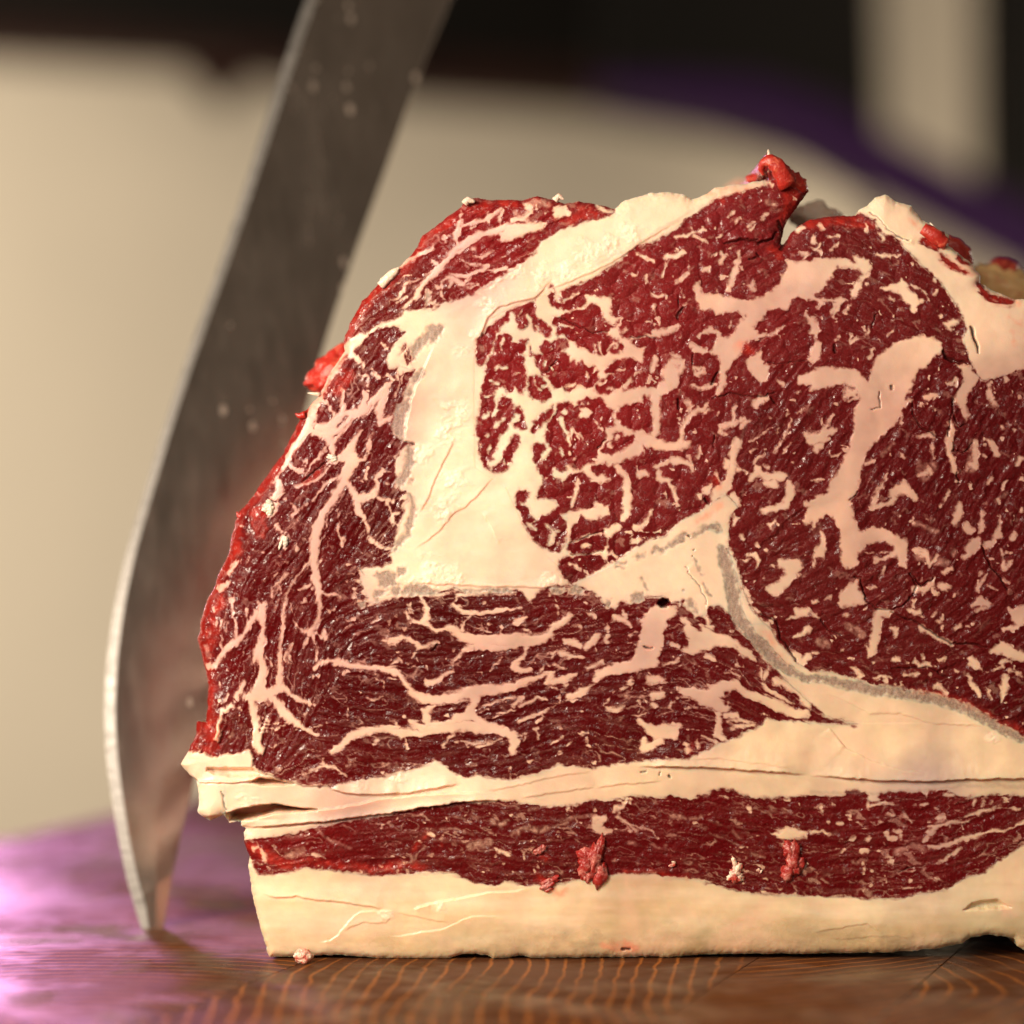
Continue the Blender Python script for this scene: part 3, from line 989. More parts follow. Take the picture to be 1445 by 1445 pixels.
FATCOL = """650 650 0.830 0.6450 0.4750
600 800 0.830 0.6450 0.4750
560 450 0.830 0.6450 0.4750
760 600 0.830 0.6450 0.4750
950 470 0.590 0.3730 0.3070
900 620 0.598 0.3800 0.3070
1000 560 0.583 0.3590 0.2930
1100 450 0.583 0.3520 0.2930
1280 600 0.566 0.3300 0.2640
1230 780 0.566 0.3520 0.2780
1400 800 0.551 0.3300 0.2700
1400 560 0.551 0.3370 0.2700
920 300 0.840 0.6450 0.4770
820 360 0.830 0.6450 0.4750
1260 320 0.840 0.6450 0.4770
1360 450 0.840 0.6450 0.4770
900 800 0.840 0.6450 0.4770
980 800 0.840 0.6450 0.4770
1000 1000 0.583 0.3730 0.3070
900 900 0.583 0.3660 0.3070
700 950 0.566 0.3520 0.2930
480 900 0.583 0.3520 0.3070
360 900 0.615 0.3800 0.3290
430 700 0.615 0.3800 0.3370
520 600 0.615 0.3800 0.3370
640 370 0.598 0.3730 0.3370
1250 1040 0.840 0.6350 0.4200
1400 1060 0.840 0.6350 0.4200
1080 1050 0.840 0.6350 0.4200
350 1120 0.840 0.6450 0.4770
300 1080 0.840 0.6450 0.4770
600 1110 0.840 0.6450 0.4770
900 1100 0.840 0.6350 0.4200
1300 1110 0.559 0.3970 0.3440
900 1180 0.514 0.2990 0.2490
1300 1180 0.514 0.3130 0.2640
500 1180 0.535 0.3180 0.2770
450 1260 0.860 0.6550 0.4350
420 1320 0.860 0.6550 0.4350
620 1270 0.860 0.6550 0.4350
600 1320 0.860 0.6550 0.4350
800 1290 0.860 0.6550 0.4350
1000 1290 0.860 0.6550 0.4350
900 1335 0.683 0.5150 0.2850
1200 1300 0.860 0.6550 0.4350
1200 1335 0.605 0.4960 0.2760
1400 1250 0.860 0.6550 0.4350
1400 1300 0.605 0.5060 0.3200
620 1345 0.703 0.5530 0.3200
1000 1340 0.605 0.4770 0.2490"""
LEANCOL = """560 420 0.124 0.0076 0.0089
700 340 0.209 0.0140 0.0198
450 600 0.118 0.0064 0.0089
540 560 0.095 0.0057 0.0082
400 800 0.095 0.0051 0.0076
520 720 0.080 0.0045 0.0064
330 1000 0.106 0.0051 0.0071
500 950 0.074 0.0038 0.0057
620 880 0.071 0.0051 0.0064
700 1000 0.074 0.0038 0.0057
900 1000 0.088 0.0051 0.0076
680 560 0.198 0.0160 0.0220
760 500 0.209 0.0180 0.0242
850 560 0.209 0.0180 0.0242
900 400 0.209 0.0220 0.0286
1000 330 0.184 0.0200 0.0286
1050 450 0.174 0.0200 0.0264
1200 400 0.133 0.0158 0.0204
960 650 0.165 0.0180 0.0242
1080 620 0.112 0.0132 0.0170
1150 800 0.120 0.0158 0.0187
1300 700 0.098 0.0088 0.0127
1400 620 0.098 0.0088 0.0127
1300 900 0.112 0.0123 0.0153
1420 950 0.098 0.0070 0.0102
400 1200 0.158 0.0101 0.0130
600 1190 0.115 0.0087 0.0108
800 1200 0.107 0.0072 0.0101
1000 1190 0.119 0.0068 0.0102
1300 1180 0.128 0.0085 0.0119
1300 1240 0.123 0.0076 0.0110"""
FIBRE = "560 400 -35 720 340 -30 500 560 -60 440 660 -55 500 740 -65 380 760 -55 350 900 -75 330 1000 -70 430 950 -80 540 830 -15 500 1000 10 620 880 5 700 980 -8 800 900 -12 760 1050 -20 900 1000 -12 870 1050 25 960 1040 10 1060 970 30 1100 1000 25 400 1200 -8 700 1190 4 1000 1190 6 1250 1180 -3 1400 1170 -20 1100 620 -55 1300 720 -60 1400 650 -62 1200 800 -30 950 560 -80 1250 420 25 950 400 -30"

# ------------------------------------------------------------------ number work on the drawing
F32 = np.float32
def nums(t): return np.array(t.split(), dtype=F32)
rng = np.random.default_rng(7)
_T = [rng.random((256, 256)).astype(F32) * 2 - 1 for _ in range(8)]
def vnoise(x, y, seed=0):
    t = _T[seed % 8]
    xi = np.floor(x); yi = np.floor(y); fx = x - xi; fy = y - yi
    xi = xi.astype(np.int32) + 37 * seed; yi = yi.astype(np.int32) + 91 * seed
    fx = fx * fx * (3 - 2 * fx); fy = fy * fy * (3 - 2 * fy)
    a = t[yi & 255, xi & 255]; b = t[yi & 255, (xi + 1) & 255]
    c = t[(yi + 1) & 255, xi & 255]; d = t[(yi + 1) & 255, (xi + 1) & 255]
    return (a + (b - a) * fx) * (1 - fy) + (c + (d - c) * fx) * fy
def fbm(x, y, seed=0, o=3):
    r = 0; a = 1.0; s = 0
    for i in range(o):
        r = r + a * vnoise(x * 2 ** i, y * 2 ** i, seed + i); s += a; a *= 0.5
    return r / s
def sstep(a, b, x):
    t = np.clip((x - a) / (b - a), 0, 1); return t * t * (3 - 2 * t)
def worley(x, y, seed=0):
    xi = np.floor(x).astype(np.int32); yi = np.floor(y).astype(np.int32)
    d1 = np.full(x.shape, 9, F32); d2 = d1.copy()
    ta, tb = _T[seed % 8], _T[(seed + 3) % 8]
    for j in (-1, 0, 1):
        for i in (-1, 0, 1):
            cx = xi + i; cy = yi + j
            px = cx + 0.5 + 0.42 * ta[cy & 255, cx & 255]; py = cy + 0.5 + 0.42 * tb[cy & 255, cx & 255]
            d = np.hypot(px - x, py - y).astype(F32)
            d2 = np.minimum(d2, np.maximum(d1, d)); d1 = np.minimum(d1, d)
    return d1, d2

ST = 1.3
us = np.arange(244, 1536, ST, dtype=F32); vs = np.arange(206, 1360, ST, dtype=F32)
U, V = np.meshgrid(us, vs); NV, NU = U.shape
WU = U + 3.0 * fbm(U / 22, V / 22, 1) + 1.5 * vnoise(U / 5.5, V / 5.5, 4)
WV = V + 3.0 * fbm(U / 22, V / 22, 2) + 1.5 * vnoise(U / 5.5, V / 5.5, 5)
def window(a, pad):
    u0, v0 = a[:, 0].min() - pad, a[:, 1].min() - pad; u1, v1 = a[:, 0].max() + pad, a[:, 1].max() + pad
    i0, i1 = np.searchsorted(us, (u0, u1)); j0, j1 = np.searchsorted(vs, (v0, v1))
    return slice(max(j0, 0), j1), slice(max(i0, 0), i1)
def poly_sd(P, x, y):                       # signed distance, positive inside
    d = np.full(x.shape, 1e9, F32); inside = np.zeros(x.shape, bool); n = len(P)
    for i in range(n):
        ax, ay = P[i]; bx, by = P[(i + 1) % n]; ex, ey = bx - ax, by - ay
        wx = x - ax; wy = y - ay
        t = np.clip((wx * ex + wy * ey) / (ex * ex + ey * ey + 1e-9), 0, 1)
        d = np.minimum(d, (wx - ex * t) ** 2 + (wy - ey * t) ** 2)
        if by != ay:
            c = ((ay > y) != (by > y)) & (x < ex * (y - ay) / (by - ay) + ax)
            inside ^= c
    d = np.sqrt(d)
    return np.where(inside, d, -d)
def stroke_sd(A, x, y):                     # positive inside a tapered stroke
    r = np.full(x.shape, -99, F32)
    if len(A) == 1: A = np.vstack([A, A + np.array([[0.3, 0, 0]], F32)])
    for i in range(len(A) - 1):
        ax, ay, aw = A[i]; bx, by, bw = A[i + 1]; ex, ey = bx - ax, by - ay
        wx = x - ax; wy = y - ay
        t = np.clip((wx * ex + wy * ey) / (ex * ex + ey * ey + 1e-9), 0, 1)
        r = np.maximum(r, (aw + (bw - aw) * t) * 0.5 - np.sqrt((wx - ex * t) ** 2 + (wy - ey * t) ** 2))
    return r
PAD = 12
KZ = 300 / 1445.0
fat = np.full(U.shape, 10, F32)
def paint(field, sd, win, sign):
    if sign > 0: field[win] = np.maximum(field[win], np.clip(sd, -10, 10))
    else: field[win] = np.minimum(field[win], -np.clip(sd, -10, 10))
regions = {}
for name, t in (('R1', R1), ('R2', R2), ('R3', R3), ('R4', R4)):
    P = nums(t).reshape(-1, 2); win = window(P, PAD)
    sd = poly_sd(P, WU[win], WV[win]); paint(fat, sd, win, -1)
    m = np.zeros(U.shape, bool)
    if name == 'R3':
        P2 = nums(R3AREA).reshape(-1, 2); win = window(P2, 2); m[win] = poly_sd(P2, U[win], V[win]) > 0
    else: m[win] = sd > 0
    regions[name] = m
grey = np.full(U.shape, -9, F32); haze = grey.copy(); crack = grey.copy(); red = grey.copy(); pale = grey.copy(); fasc = grey.copy()
for (ox, oy), text in DRAW.items():
    for line in text.split('\n'):
        k = line[0]; a = nums(line[1:])
        if k in 'PLGK':
            A = a.reshape(-1, 2) * KZ + np.array([ox, oy], F32); win = window(A, PAD); sd = poly_sd(A, WU[win], WV[win])
        else:
            A = a.reshape(-1, 3) * KZ; A[:, 0] += ox; A[:, 1] += oy; A[:, 2] = np.maximum(A[:, 2], 1.0)
            win = window(A, PAD + A[:, 2].max()); sd = stroke_sd(A, WU[win], WV[win])
        if k in 'Pf': paint(fat, sd, win, 1)
        elif k in 'Ll': paint(fat, sd, win, -1)
        elif k in 'Gg':
            paint(grey, sd, win, 1); paint(fat, sd + 1.5, win, 1)
            if k == 'g' and A[:, 2].max() > 9: paint(fasc, sd, win, 1)
        elif k == 'h': paint(haze, sd, win, 1)
        elif k in 'Kk': paint(crack, sd, win, 1)
        elif k == 'r': paint(red, sd, win, 1)
        elif k == 'q': paint(pale, sd, win, 1)
fat = np.where(fat < 9.5, fat + np.where(regions['R3'], 0.45, 0.1) * np.exp(-np.abs(fat) / 4), fat)
# beyond what was drawn the marbling carries on
ext = sstep(1448, 1470, U) * (fat < 9)
nz = fbm(U / 30, V / 46, 3) * 9 - 3.2
fat = np.where((ext > 0.5) & (regions['R3'] | regions['R4']), np.minimum(nz, fat + 12), fat)

sc1, sc2 = worley(WU / 11.5, WV / 11.5, 2)
scal = np.sqrt(np.clip(sc2 - sc1, 0, 1)) - 0.50
eye_ = regions['R3'].astype(F32)
near = np.exp(-np.abs(fat) / 6.0)
fat = np.where(fat < 9.5, fat - scal * near * (1.0 + 3.0 * eye_), fat)
gate = fbm(U / 40, V / 40 + 9, 6)
fl0 = (fbm(WU / 10 + 40, WV / 10, 4) - 0.60 + 0.25 * np.minimum(gate, 0.3)) * 26
fat = np.where(fat < 9.5, np.maximum(fat, np.clip(fl0 * (0.4 + 0.6 * eye_) - 0.6 * (1 - eye_), -10, 2.2)), fat)

def idw(text, n, p=2.5):
    a = nums(text).reshape(-1, n + 2); acc = np.zeros(U.shape + (n,), F32); ws = np.zeros(U.shape, F32)
    for r in a:
        wgt = 1.0 / (((U - r[0]) ** 2 + (V - r[1]) ** 2) + 900) ** (p / 2); ws += wgt
        for c in range(n): acc[..., c] += wgt * r[2 + c]
    return acc / ws[..., None]
r4m = regions['R4'].astype(F32)
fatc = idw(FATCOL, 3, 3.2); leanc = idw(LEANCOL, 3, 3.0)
wax = sstep(1284, 1344, V + 14 * fbm(U / 40, V / 20, 2)) * (0.45 + 0.55 * sstep(560, 900, U + 0 * V))
mott = fbm(U / 14, V / 9, 1)[..., None]
fatc = fatc * (1 - 0.85 * wax[..., None]) + 0.85 * wax[..., None] * (np.array([.43, .29, .16], F32) * (1 + 0.45 * mott))
strk = (sstep(1225, 1250, V) * (1 - r4m) * fbm(U / 95, V / 13, 3))[..., None]
fatc = fatc * (1 + strk * np.array([.10, .16, .26], F32))
fa = nums(FIBRE).reshape(-1, 3); ang2 = np.radians(fa[:, 2] * 2)
t = '\n'.join('%f %f %f %f' % (r[0], r[1], math.cos(b), math.sin(b)) for r, b in zip(fa, ang2))
cs = idw(t, 2, 3.0); th = 0.5 * np.arctan2(cs[..., 1], cs[..., 0])
# fibres: noise stretched along the grain, sampled by walking along the local direction
du, dv = np.cos(th), np.sin(th)
def along(scale, seed, steps=9, ln=2.2):
    acc = 0
    for i in range(-steps, steps + 1):
        acc = acc + vnoise((WU + du * i * ln) / scale, (WV + dv * i * ln) / scale, seed)
    return acc / (2 * steps + 1) ** 0.5 / 0.6
eyeish = regions['R3'].astype(F32)
fib = along(2.6, 6); fib2 = along(5.0, 2)
fib3 = along(8.5, 3, 12, 3.0)
thread3 = np.exp(-(fib3 / 0.15) ** 2) * sstep(-0.10, 0.55, fbm(U / 34, V / 34, 1) + 0.12)
thread = np.exp(-(fib2 / 0.16) ** 2) * sstep(-0.2, 0.7, fbm(U / 26, V / 26, 5))
micro_amt = np.where(regions['R2'] | regions['R1'], 1.0, np.where(regions['R4'], 0.9, 0.28))
# small marbling flecks between the drawn ones
fl = fbm(WU / 13 + fib2 * 0.25, WV / 9 + fib2 * 0.25, 0)
fleck = sstep(0.42, 0.62, fl)
palef = np.clip(sstep(-2.5, 3.5, pale) * (0.55 + 0.5 * vnoise(WU / 4, WV / 4, 1)), 0, 1) * 0.75
palef = np.maximum(palef, micro_amt * thread * 0.30)
palef = np.maximum(palef, np.where(regions['R2'] | regions['R1'], 0.56, np.where(regions['R4'], 0.40, 0.15)) * thread3)
palef = np.maximum(palef, fleck * np.where(regions['R4'], 0.45, 0.22))
notfat = fat < 9.5
fat = np.where(notfat, fat + np.clip(fib * 1.3 + fib3 * 0.7, -2.6, 2.6) * (1 - 0.75 * eyeish) * np.exp(-np.abs(fat) / 5), fat)
palef = np.clip(palef + 0.03 * micro_amt * fib, 0, 1)
redf = sstep(-4, 6, red + 5.0 * fbm(U / 9, V / 9, 2)) * (0.62 + 0.38 * vnoise(U / 6, V / 6, 3))
crackf = sstep(-1.1, 0.9, crack)
greyf = sstep(-3.0, 4.0, grey + 2.2 * vnoise(U / 4, V / 4, 3)) ; hazef = sstep(-2, 2, haze)
crumb = np.zeros(U.shape, F32)
for r in nums(CRUMBS).reshape(-1, 3):
    win = window(np.array([[r[0], r[1]]], F32), r[2] * 2.2)
    crumb[win] = np.maximum(crumb[win], np.exp(-((U[win] - r[0]) ** 2 + (V[win] - r[1]) ** 2) / (r[2] * 0.8) ** 2))
crumb *= sstep(1, 4, fat) * sstep(-0.35, 0.35, fbm(U / 16, V / 10, 6) * 1.3 + crumb - 0.55)

OUT = nums(OUTLINE).reshape(-1, 2)
JU = U + 1.6 * fbm(U / 8, V / 8, 3, 3); JV = V + 1.6 * fbm(U / 8, V / 8, 5, 3)
osd = poly_sd(OUT, JU, JV)
# height of the cut face towards the viewer, in drawing units
ff = sstep(-2.5, 2.5, fat); ffw = sstep(-5, 5, fat)
h = 5 * fbm(U / 190, V / 190, 1, 2) + 1.6 * fbm(U / 46, V / 46, 4, 2)
w1, w2 = worley(WU / 30 + 0.20 * fib2 * (1 - eye_), WV / 25, 1)
lobe = np.sqrt(np.clip(w2 - w1, 0, 1))
lean = 1 - ff
rw = sstep(1000, 1090, U) * eyeish
h += lean * (3.0 * lobe - 1.8) * (0.25 + 0.75 * eyeish - 0.45 * rw)
h += lean * (0.30 * fib2 + 0.20 * fib + 0.28 * fib3 * rw) * (1.0 - 0.85 * eyeish + 0.75 * rw)
h += ffw * (0.8 - 0.35 * eyeish)
h += lean * 0.22 * vnoise(U / 3.4, V / 3.4, 2)
h += ff * 0.35 * fbm(U / 24, V / 15, 6, 2)
h += crumb * (1.5 * fbm(U / 5, V / 5, 3, 3) + 0.4)
h -= greyf * (0.8 + 0.3 * vnoise(U / 2.5, V / 8, 1))
h -= 3.2 * crackf
for line in LEDGES.split('\n'):
    a = nums(line); ox, oy, H, dec, side = a[:5]; A = a[5:].reshape(-1, 2) * KZ + np.array([ox, oy], F32)
    win = window(A, dec * 3 + 3); x, y = WU[win] * 0.5 + U[win] * 0.5, WV[win] * 0.5 + V[win] * 0.5
    best = np.full(x.shape, 1e9, F32); sg = np.zeros(x.shape, F32); tt = np.zeros(x.shape, F32); n = len(A) - 1
    for i in range(n):
        ax, ay = A[i]; ex, ey = A[i + 1] - A[i]; wx = x - ax; wy = y - ay
        tr = (wx * ex + wy * ey) / (ex * ex + ey * ey + 1e-9); tc = np.clip(tr, 0, 1)
        d = np.hypot(wx - ex * tc, wy - ey * tc); m = d < best
        best = np.where(m, d, best); sg = np.where(m, -np.sign(ex * wy - ey * wx) * side, sg); tt = np.where(m, (i + tr) / n, tt)
    taper = sstep(-0.02, 0.16, tt) * sstep(1.02, 0.84, tt)
    H = H * (0.42 if H < 7 else 0.8)
    h[win] += H * taper * (np.exp(-best / dec) * sstep(-1.2, 1.2, sg * best) - 0.15 * np.exp(-best / 4.0) * (sg < 0))
for line in PITS.split('\n'):
    a = nums(line); ox, oy, D = a[:3]; A = a[3:].reshape(-1, 2) * KZ + np.array([ox, oy], F32)
    win = window(A, 14); sd = poly_sd(A, WU[win] * 0.5 + U[win] * 0.5, WV[win] * 0.5 + V[win] * 0.5)
    h[win] -= D * sstep(-1.5, 4.0, sd)
    if D > 20: redf[win] = np.maximum(redf[win], 0.8 * sstep(0, 5, sd))  # orange light bouncing inside the deep recesses, put into the colour
# the three loose fat sheets at the lower left stand forward, each a little differently
flap = sstep(430, 300, U) * sstep(1015, 1035, V) * sstep(1168, 1158, V) * ff
h += flap * (5 + 6 * sstep(1100, 1106, V) - 6 * sstep(1150, 1156, V))
# the whole cut rolls off towards its outer rim
h -= 9.0 * np.exp(-np.clip(osd, 0, 99) / 5.0) + 5.0 * np.exp(-np.clip(osd, 0, 99) / 26.0) * sstep(1300, 1240, V)
h -= 16 * sstep(400, 300, U) * sstep(1010, 900, V) * sstep(560, 640, V) * sstep(60, 0, osd)
# red rim along the left edge, its backlit glow put into the colour
rim = sstep(20, 2, osd + 9 * fbm(U / 12, V / 12, 4)) * sstep(1075, 1050, V) * sstep(700, 560, U)
redf = np.clip(np.maximum(redf, rim * 0.55), 0, 1)
pits_dark = crackf

# ------------------------------------------------------------------ materials
def new_mat(name):
    m = bpy.data.materials.new(name); m.use_nodes = True
    nt = m.node_tree; nt.nodes.clear()
    out = nt.nodes.new('ShaderNodeOutputMaterial'); b = nt.nodes.new('ShaderNodeBsdfPrincipled')
    nt.links.new(b.outputs[0], out.inputs[0])
    return m, nt, b
class NB:
    def __init__(s, nt): s.nt = nt
    def n(s, typ, **kw):
        x = s.nt.nodes.new(typ)
        for k, v in kw.items(): setattr(x, k, v)
        return x
    def link(s, a, b): s.nt.links.new(a, b)
    def put(s, sock, v):
        if hasattr(v, 'links') or isinstance(v, bpy.types.NodeSocket): s.nt.links.new(v, sock)
        else: sock.default_value = v
    def math(s, op, a, b=0.0, c=0.0, clamp=False):
        x = s.n('ShaderNodeMath', operation=op, use_clamp=clamp)
        s.put(x.inputs[0], a); s.put(x.inputs[1], b)
        if op in ('MULTIPLY_ADD', 'SMOOTH_MIN'): s.put(x.inputs[2], c)
        return x.outputs[0]
    def ramp(s, v, a, b, c=0.0, d=1.0, smooth=True):
        x = s.n('ShaderNodeMapRange'); x.interpolation_type = 'SMOOTHSTEP' if smooth else 'LINEAR'
        s.put(x.inputs['Value'], v)
        for nm, q in (('From Min', a), ('From Max', b), ('To Min', c), ('To Max', d)): s.put(x.inputs[nm], q)
        return x.outputs['Result']
    def mix(s, f, a, b, mode='MIX'):
        x = s.n('ShaderNodeMix', data_type='RGBA', blend_type=mode)
        s.put(x.inputs[0], f); s.put(x.inputs[6], a); s.put(x.inputs[7], b)
        return x.outputs[2]
    def noise(s, vec, scale, detail=2.0, rough=0.5, dist=0.0):
        x = s.n('ShaderNodeTexNoise'); s.put(x.inputs['Vector'], vec)
        x.inputs['Scale'].default_value = scale; x.inputs['Detail'].default_value = detail
        x.inputs['Roughness'].default_value = rough; x.inputs['Distortion'].default_value = dist
        return x.outputs['Fac']
    def attr(s, name):
        x = s.n('ShaderNodeAttribute'); x.attribute_name = name; return x
    def mapping(s, vec, scale=(1, 1, 1), rot=(0, 0, 0), loc=(0, 0, 0)):
        x = s.n('ShaderNodeMapping'); s.put(x.inputs[0], vec)
        x.inputs['Scale'].default_value = scale; x.inputs['Rotation'].default_value = rot; x.inputs['Location'].default_value = loc
        return x.outputs[0]
    def bump(s, height, strength, dist, normal=None):
        x = s.n('ShaderNodeBump'); x.inputs['Strength'].default_value = strength; x.inputs['Distance'].default_value = dist
        s.put(x.inputs['Height'], height)
        if normal is not None: s.put(x.inputs['Normal'], normal)
        return x.outputs[0]
def c4(r, g, b): return (r, g, b, 1)

def make_meat():
    m, nt, b = new_mat('marbled_beef'); k = NB(nt)
    pos = k.n('ShaderNodeNewGeometry').outputs['Position']
    A = k.n('ShaderNodeSeparateXYZ'); k.link(k.attr('beef_a').outputs['Vector'], A.inputs[0])
    B = k.n('ShaderNodeSeparateXYZ'); k.link(k.attr('beef_b').outputs['Vector'], B.inputs[0])
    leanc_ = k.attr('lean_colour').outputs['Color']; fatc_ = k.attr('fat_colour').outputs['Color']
    n1 = k.noise(pos, 900, 2, 0.6); n2 = k.noise(pos, 2600, 2, 0.6); n3 = k.noise(pos, 160, 2, 0.55)
    f = k.math('ADD', A.outputs[0], k.math('ADD', k.math('MULTIPLY', k.math('SUBTRACT', n1, 0.5), 4.0), k.math('MULTIPLY', k.math('SUBTRACT', n2, 0.5), 2.6)))
    fm = k.math('MULTIPLY', k.ramp(f, -1.6, 2.0), k.ramp(A.outputs[0], 0.3, 3.5, 0.74, 1.0))
    # lean
    lv = k.ramp(k.math('ADD', k.math('MULTIPLY', n2, 0.6), k.math('MULTIPLY', n3, 0.5)), 0.3, 0.8, 0.74, 1.26, False)
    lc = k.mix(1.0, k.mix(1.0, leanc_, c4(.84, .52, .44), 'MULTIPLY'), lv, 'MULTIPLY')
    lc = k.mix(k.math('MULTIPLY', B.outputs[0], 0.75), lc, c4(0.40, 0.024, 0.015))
    pale_ = k.math('MULTIPLY', B.outputs[1], k.ramp(n2, 0.3, 0.6, 0.7, 1.1, False), clamp=True)
    lc = k.mix(pale_, lc, k.mix(0.55, fatc_, c4(0.52, 0.18, 0.15)))
    # a thin translucent pink edge where fat lies over lean
    edge = k.ramp(f, -2.2, 0.2)
    lc = k.mix(k.math('MULTIPLY', edge, 0.22), lc, c4(0.45, 0.12, 0.09))
    # fat
    fv = k.ramp(k.noise(pos, 110, 3, 0.6), 0.3, 0.7, 0.84, 1.06, False)
    fc = k.mix(1.0, fatc_, fv, 'MULTIPLY')
    fc = k.mix(k.math('MULTIPLY', B.outputs[2], 0.4), fc, c4(0.93, 0.80, 0.66))
    fc = k.mix(k.ramp(f, 5.5, 0.3, 0.0, 0.55), fc, k.mix(0.5, fc, c4(0.62, 0.30, 0.25)))
    pk = k.ramp(k.noise(pos, 60, 3, 0.6, 0.8), 0.48, 0.72)
    fc = k.mix(k.math('MULTIPLY', pk, 0.42), fc, c4(0.80, 0.50, 0.36))
    fc = k.mix(k.math('MULTIPLY', B.outputs[0], 0.6), fc, c4(0.80, 0.22, 0.12))
    cc = k.mix(fm, lc, fc)
    st = k.noise(pos, 1500, 2, 0.7, 1.2)
    gc = k.mix(k.ramp(st, 0.35, 0.65), c4(0.13, 0.08, 0.068), c4(0.32, 0.215, 0.175))
    cc = k.mix(k.math('MULTIPLY', A.outputs[1], 0.76), cc, gc)
    cc = k.mix(k.math('MULTIPLY', A.outputs[2], 0.82), cc, c4(0.055, 0.008, 0.007))
    k.link(cc, b.inputs['Base Color'])
    rl = k.ramp(n3, 0.3, 0.7, 0.16, 0.34, False)
    rf = k.math('ADD', k.ramp(n3, 0.3, 0.7, 0.30, 0.46, False), k.math('MULTIPLY', B.outputs[2], 0.2))
    wx_ = k.attr('wax').outputs['Fac']
    rf = k.math('SUBTRACT', rf, k.math('MULTIPLY', wx_, 0.16))
    rm = k.n('ShaderNodeMix'); k.put(rm.inputs[0], fm); k.put(rm.inputs[2], rl); k.put(rm.inputs[3], rf)
    k.link(rm.outputs[0], b.inputs['Roughness'])
    gl_ = k.ramp(k.noise(pos, 620, 2, 0.7), 0.53, 0.66)
    sp_ = k.n('ShaderNodeMix'); k.put(sp_.inputs[0], fm); k.put(sp_.inputs[2], k.math('ADD', 0.08, k.math('MULTIPLY', gl_, 0.75))); k.put(sp_.inputs[3], 0.5)
    k.link(sp_.outputs[0], b.inputs['Specular IOR Level'])
    b.subsurface_method = 'RANDOM_WALK'
    k.link(k.ramp(fm, 0, 1, 0.20, 0.70, False), b.inputs['Subsurface Weight'])
    b.inputs['Subsurface Radius'].default_value = (1.0, 0.34, 0.18); b.inputs['Subsurface Scale'].default_value = 0.0026
    g = k.noise(pos, 2100, 2, 0.65)
    hb = k.math('MULTIPLY', k.math('ADD', k.math('MULTIPLY', g, 1.7), k.math('MULTIPLY', n1, 0.8)), k.ramp(fm, 0, 1, 1.0, 0.16, False))
    hb = k.math('ADD', hb, k.math('MULTIPLY', k.math('MULTIPLY', n1, B.outputs[2]), 2.0))
    hb = k.math('ADD', hb, k.math('MULTIPLY', k.math('MULTIPLY', n1, wx_), 1.6))
    k.link(k.bump(hb, 0.42, 0.00020), b.inputs['Normal'])
    return m
MEAT = make_meat()

# ------------------------------------------------------------------ the block of beef: one mesh for each muscle and each layer of fat
def tag(o, label=None, cat=None, group=None, kind=None):
    for kk, v in (('label', label), ('category', cat), ('group', group), ('kind', kind)):
        if v: o[kk] = v
    return o
def empty(name, loc=(0, 0, 0)):
    o = bpy.data.objects.new(name, None); col.objects.link(o); o.location = loc; o.empty_display_size = 0.01; return o
def np_mesh(name, P, Q, mat, parent=None, attrs=None, normals=None):
    me = bpy.data.meshes.new(name)
    me.vertices.add(len(P)); me.vertices.foreach_set('co', np.ascontiguousarray(P, dtype=F32).ravel())
    k = Q.shape[1]
    me.loops.add(Q.size); me.loops.foreach_set('vertex_index', Q.astype(np.int32).ravel())
    me.polygons.add(len(Q)); me.polygons.foreach_set('loop_start', np.arange(0, Q.size, k, dtype=np.int32))
    me.polygons.foreach_set('use_smooth', np.ones(len(Q), bool))
    me.update(calc_edges=True)
    for nm, (typ, arr) in (attrs or {}).items():
        at = me.attributes.new(nm, typ, 'POINT')
        at.data.foreach_set('vector' if typ == 'FLOAT_VECTOR' else 'color' if typ == 'FLOAT_COLOR' else 'value', np.ascontiguousarray(arr, dtype=F32).ravel())
    if normals is not None: me.normals_split_custom_set_from_vertices(np.ascontiguousarray(normals, dtype=F32))
    me.materials.append(mat)
    o = bpy.data.objects.new(name, me); col.objects.link(o)
    if parent: o.parent = parent
    return o

# pull the border of the grid onto the outline
gy, gx = np.gradient(osd, ST)
keepv = osd > -0.62 * ST
keepf = keepv[:-1, :-1] & keepv[1:, :-1] & keepv[:-1, 1:] & keepv[1:, 1:]
cnt = np.zeros(U.shape, np.int8)
for a_, b_ in ((0, 0), (0, 1), (1, 0), (1, 1)):
    cnt[a_:a_ + NV - 1, b_:b_ + NU - 1] += keepf
border = (cnt > 0) & (cnt < 4)
gl = np.maximum(np.hypot(gx, gy), 0.3)
mv = np.where(border, np.clip(osd, -1.6 * ST, 1.6 * ST), 0)
UU = U - gx / gl * mv; VV = V - gy / gl * mv
PX = X(UU); PZ = np.maximum(Z(VV), 0.00015); PY = -h * S
dy, dx = np.gradient(h, ST)
NRM = np.stack([-dx, -np.ones_like(dx), dy], -1); NRM /= np.linalg.norm(NRM, axis=-1, keepdims=True)
POS = np.stack([PX, PY, PZ], -1).reshape(-1, 3); NRMf = NRM.reshape(-1, 3)
ATT_A = np.stack([fat, np.clip(greyf + 0.35 * hazef, 0, 1), crackf], -1).reshape(-1, 3)
ATT_B = np.stack([redf, palef, crumb], -1).reshape(-1, 3)
WAX = wax.reshape(-1)
one = np.ones(U.shape + (1,), F32)
ATT_L = np.concatenate([leanc, one], -1).reshape(-1, 4); ATT_F = np.concatenate([fatc, one], -1).reshape(-1, 4)

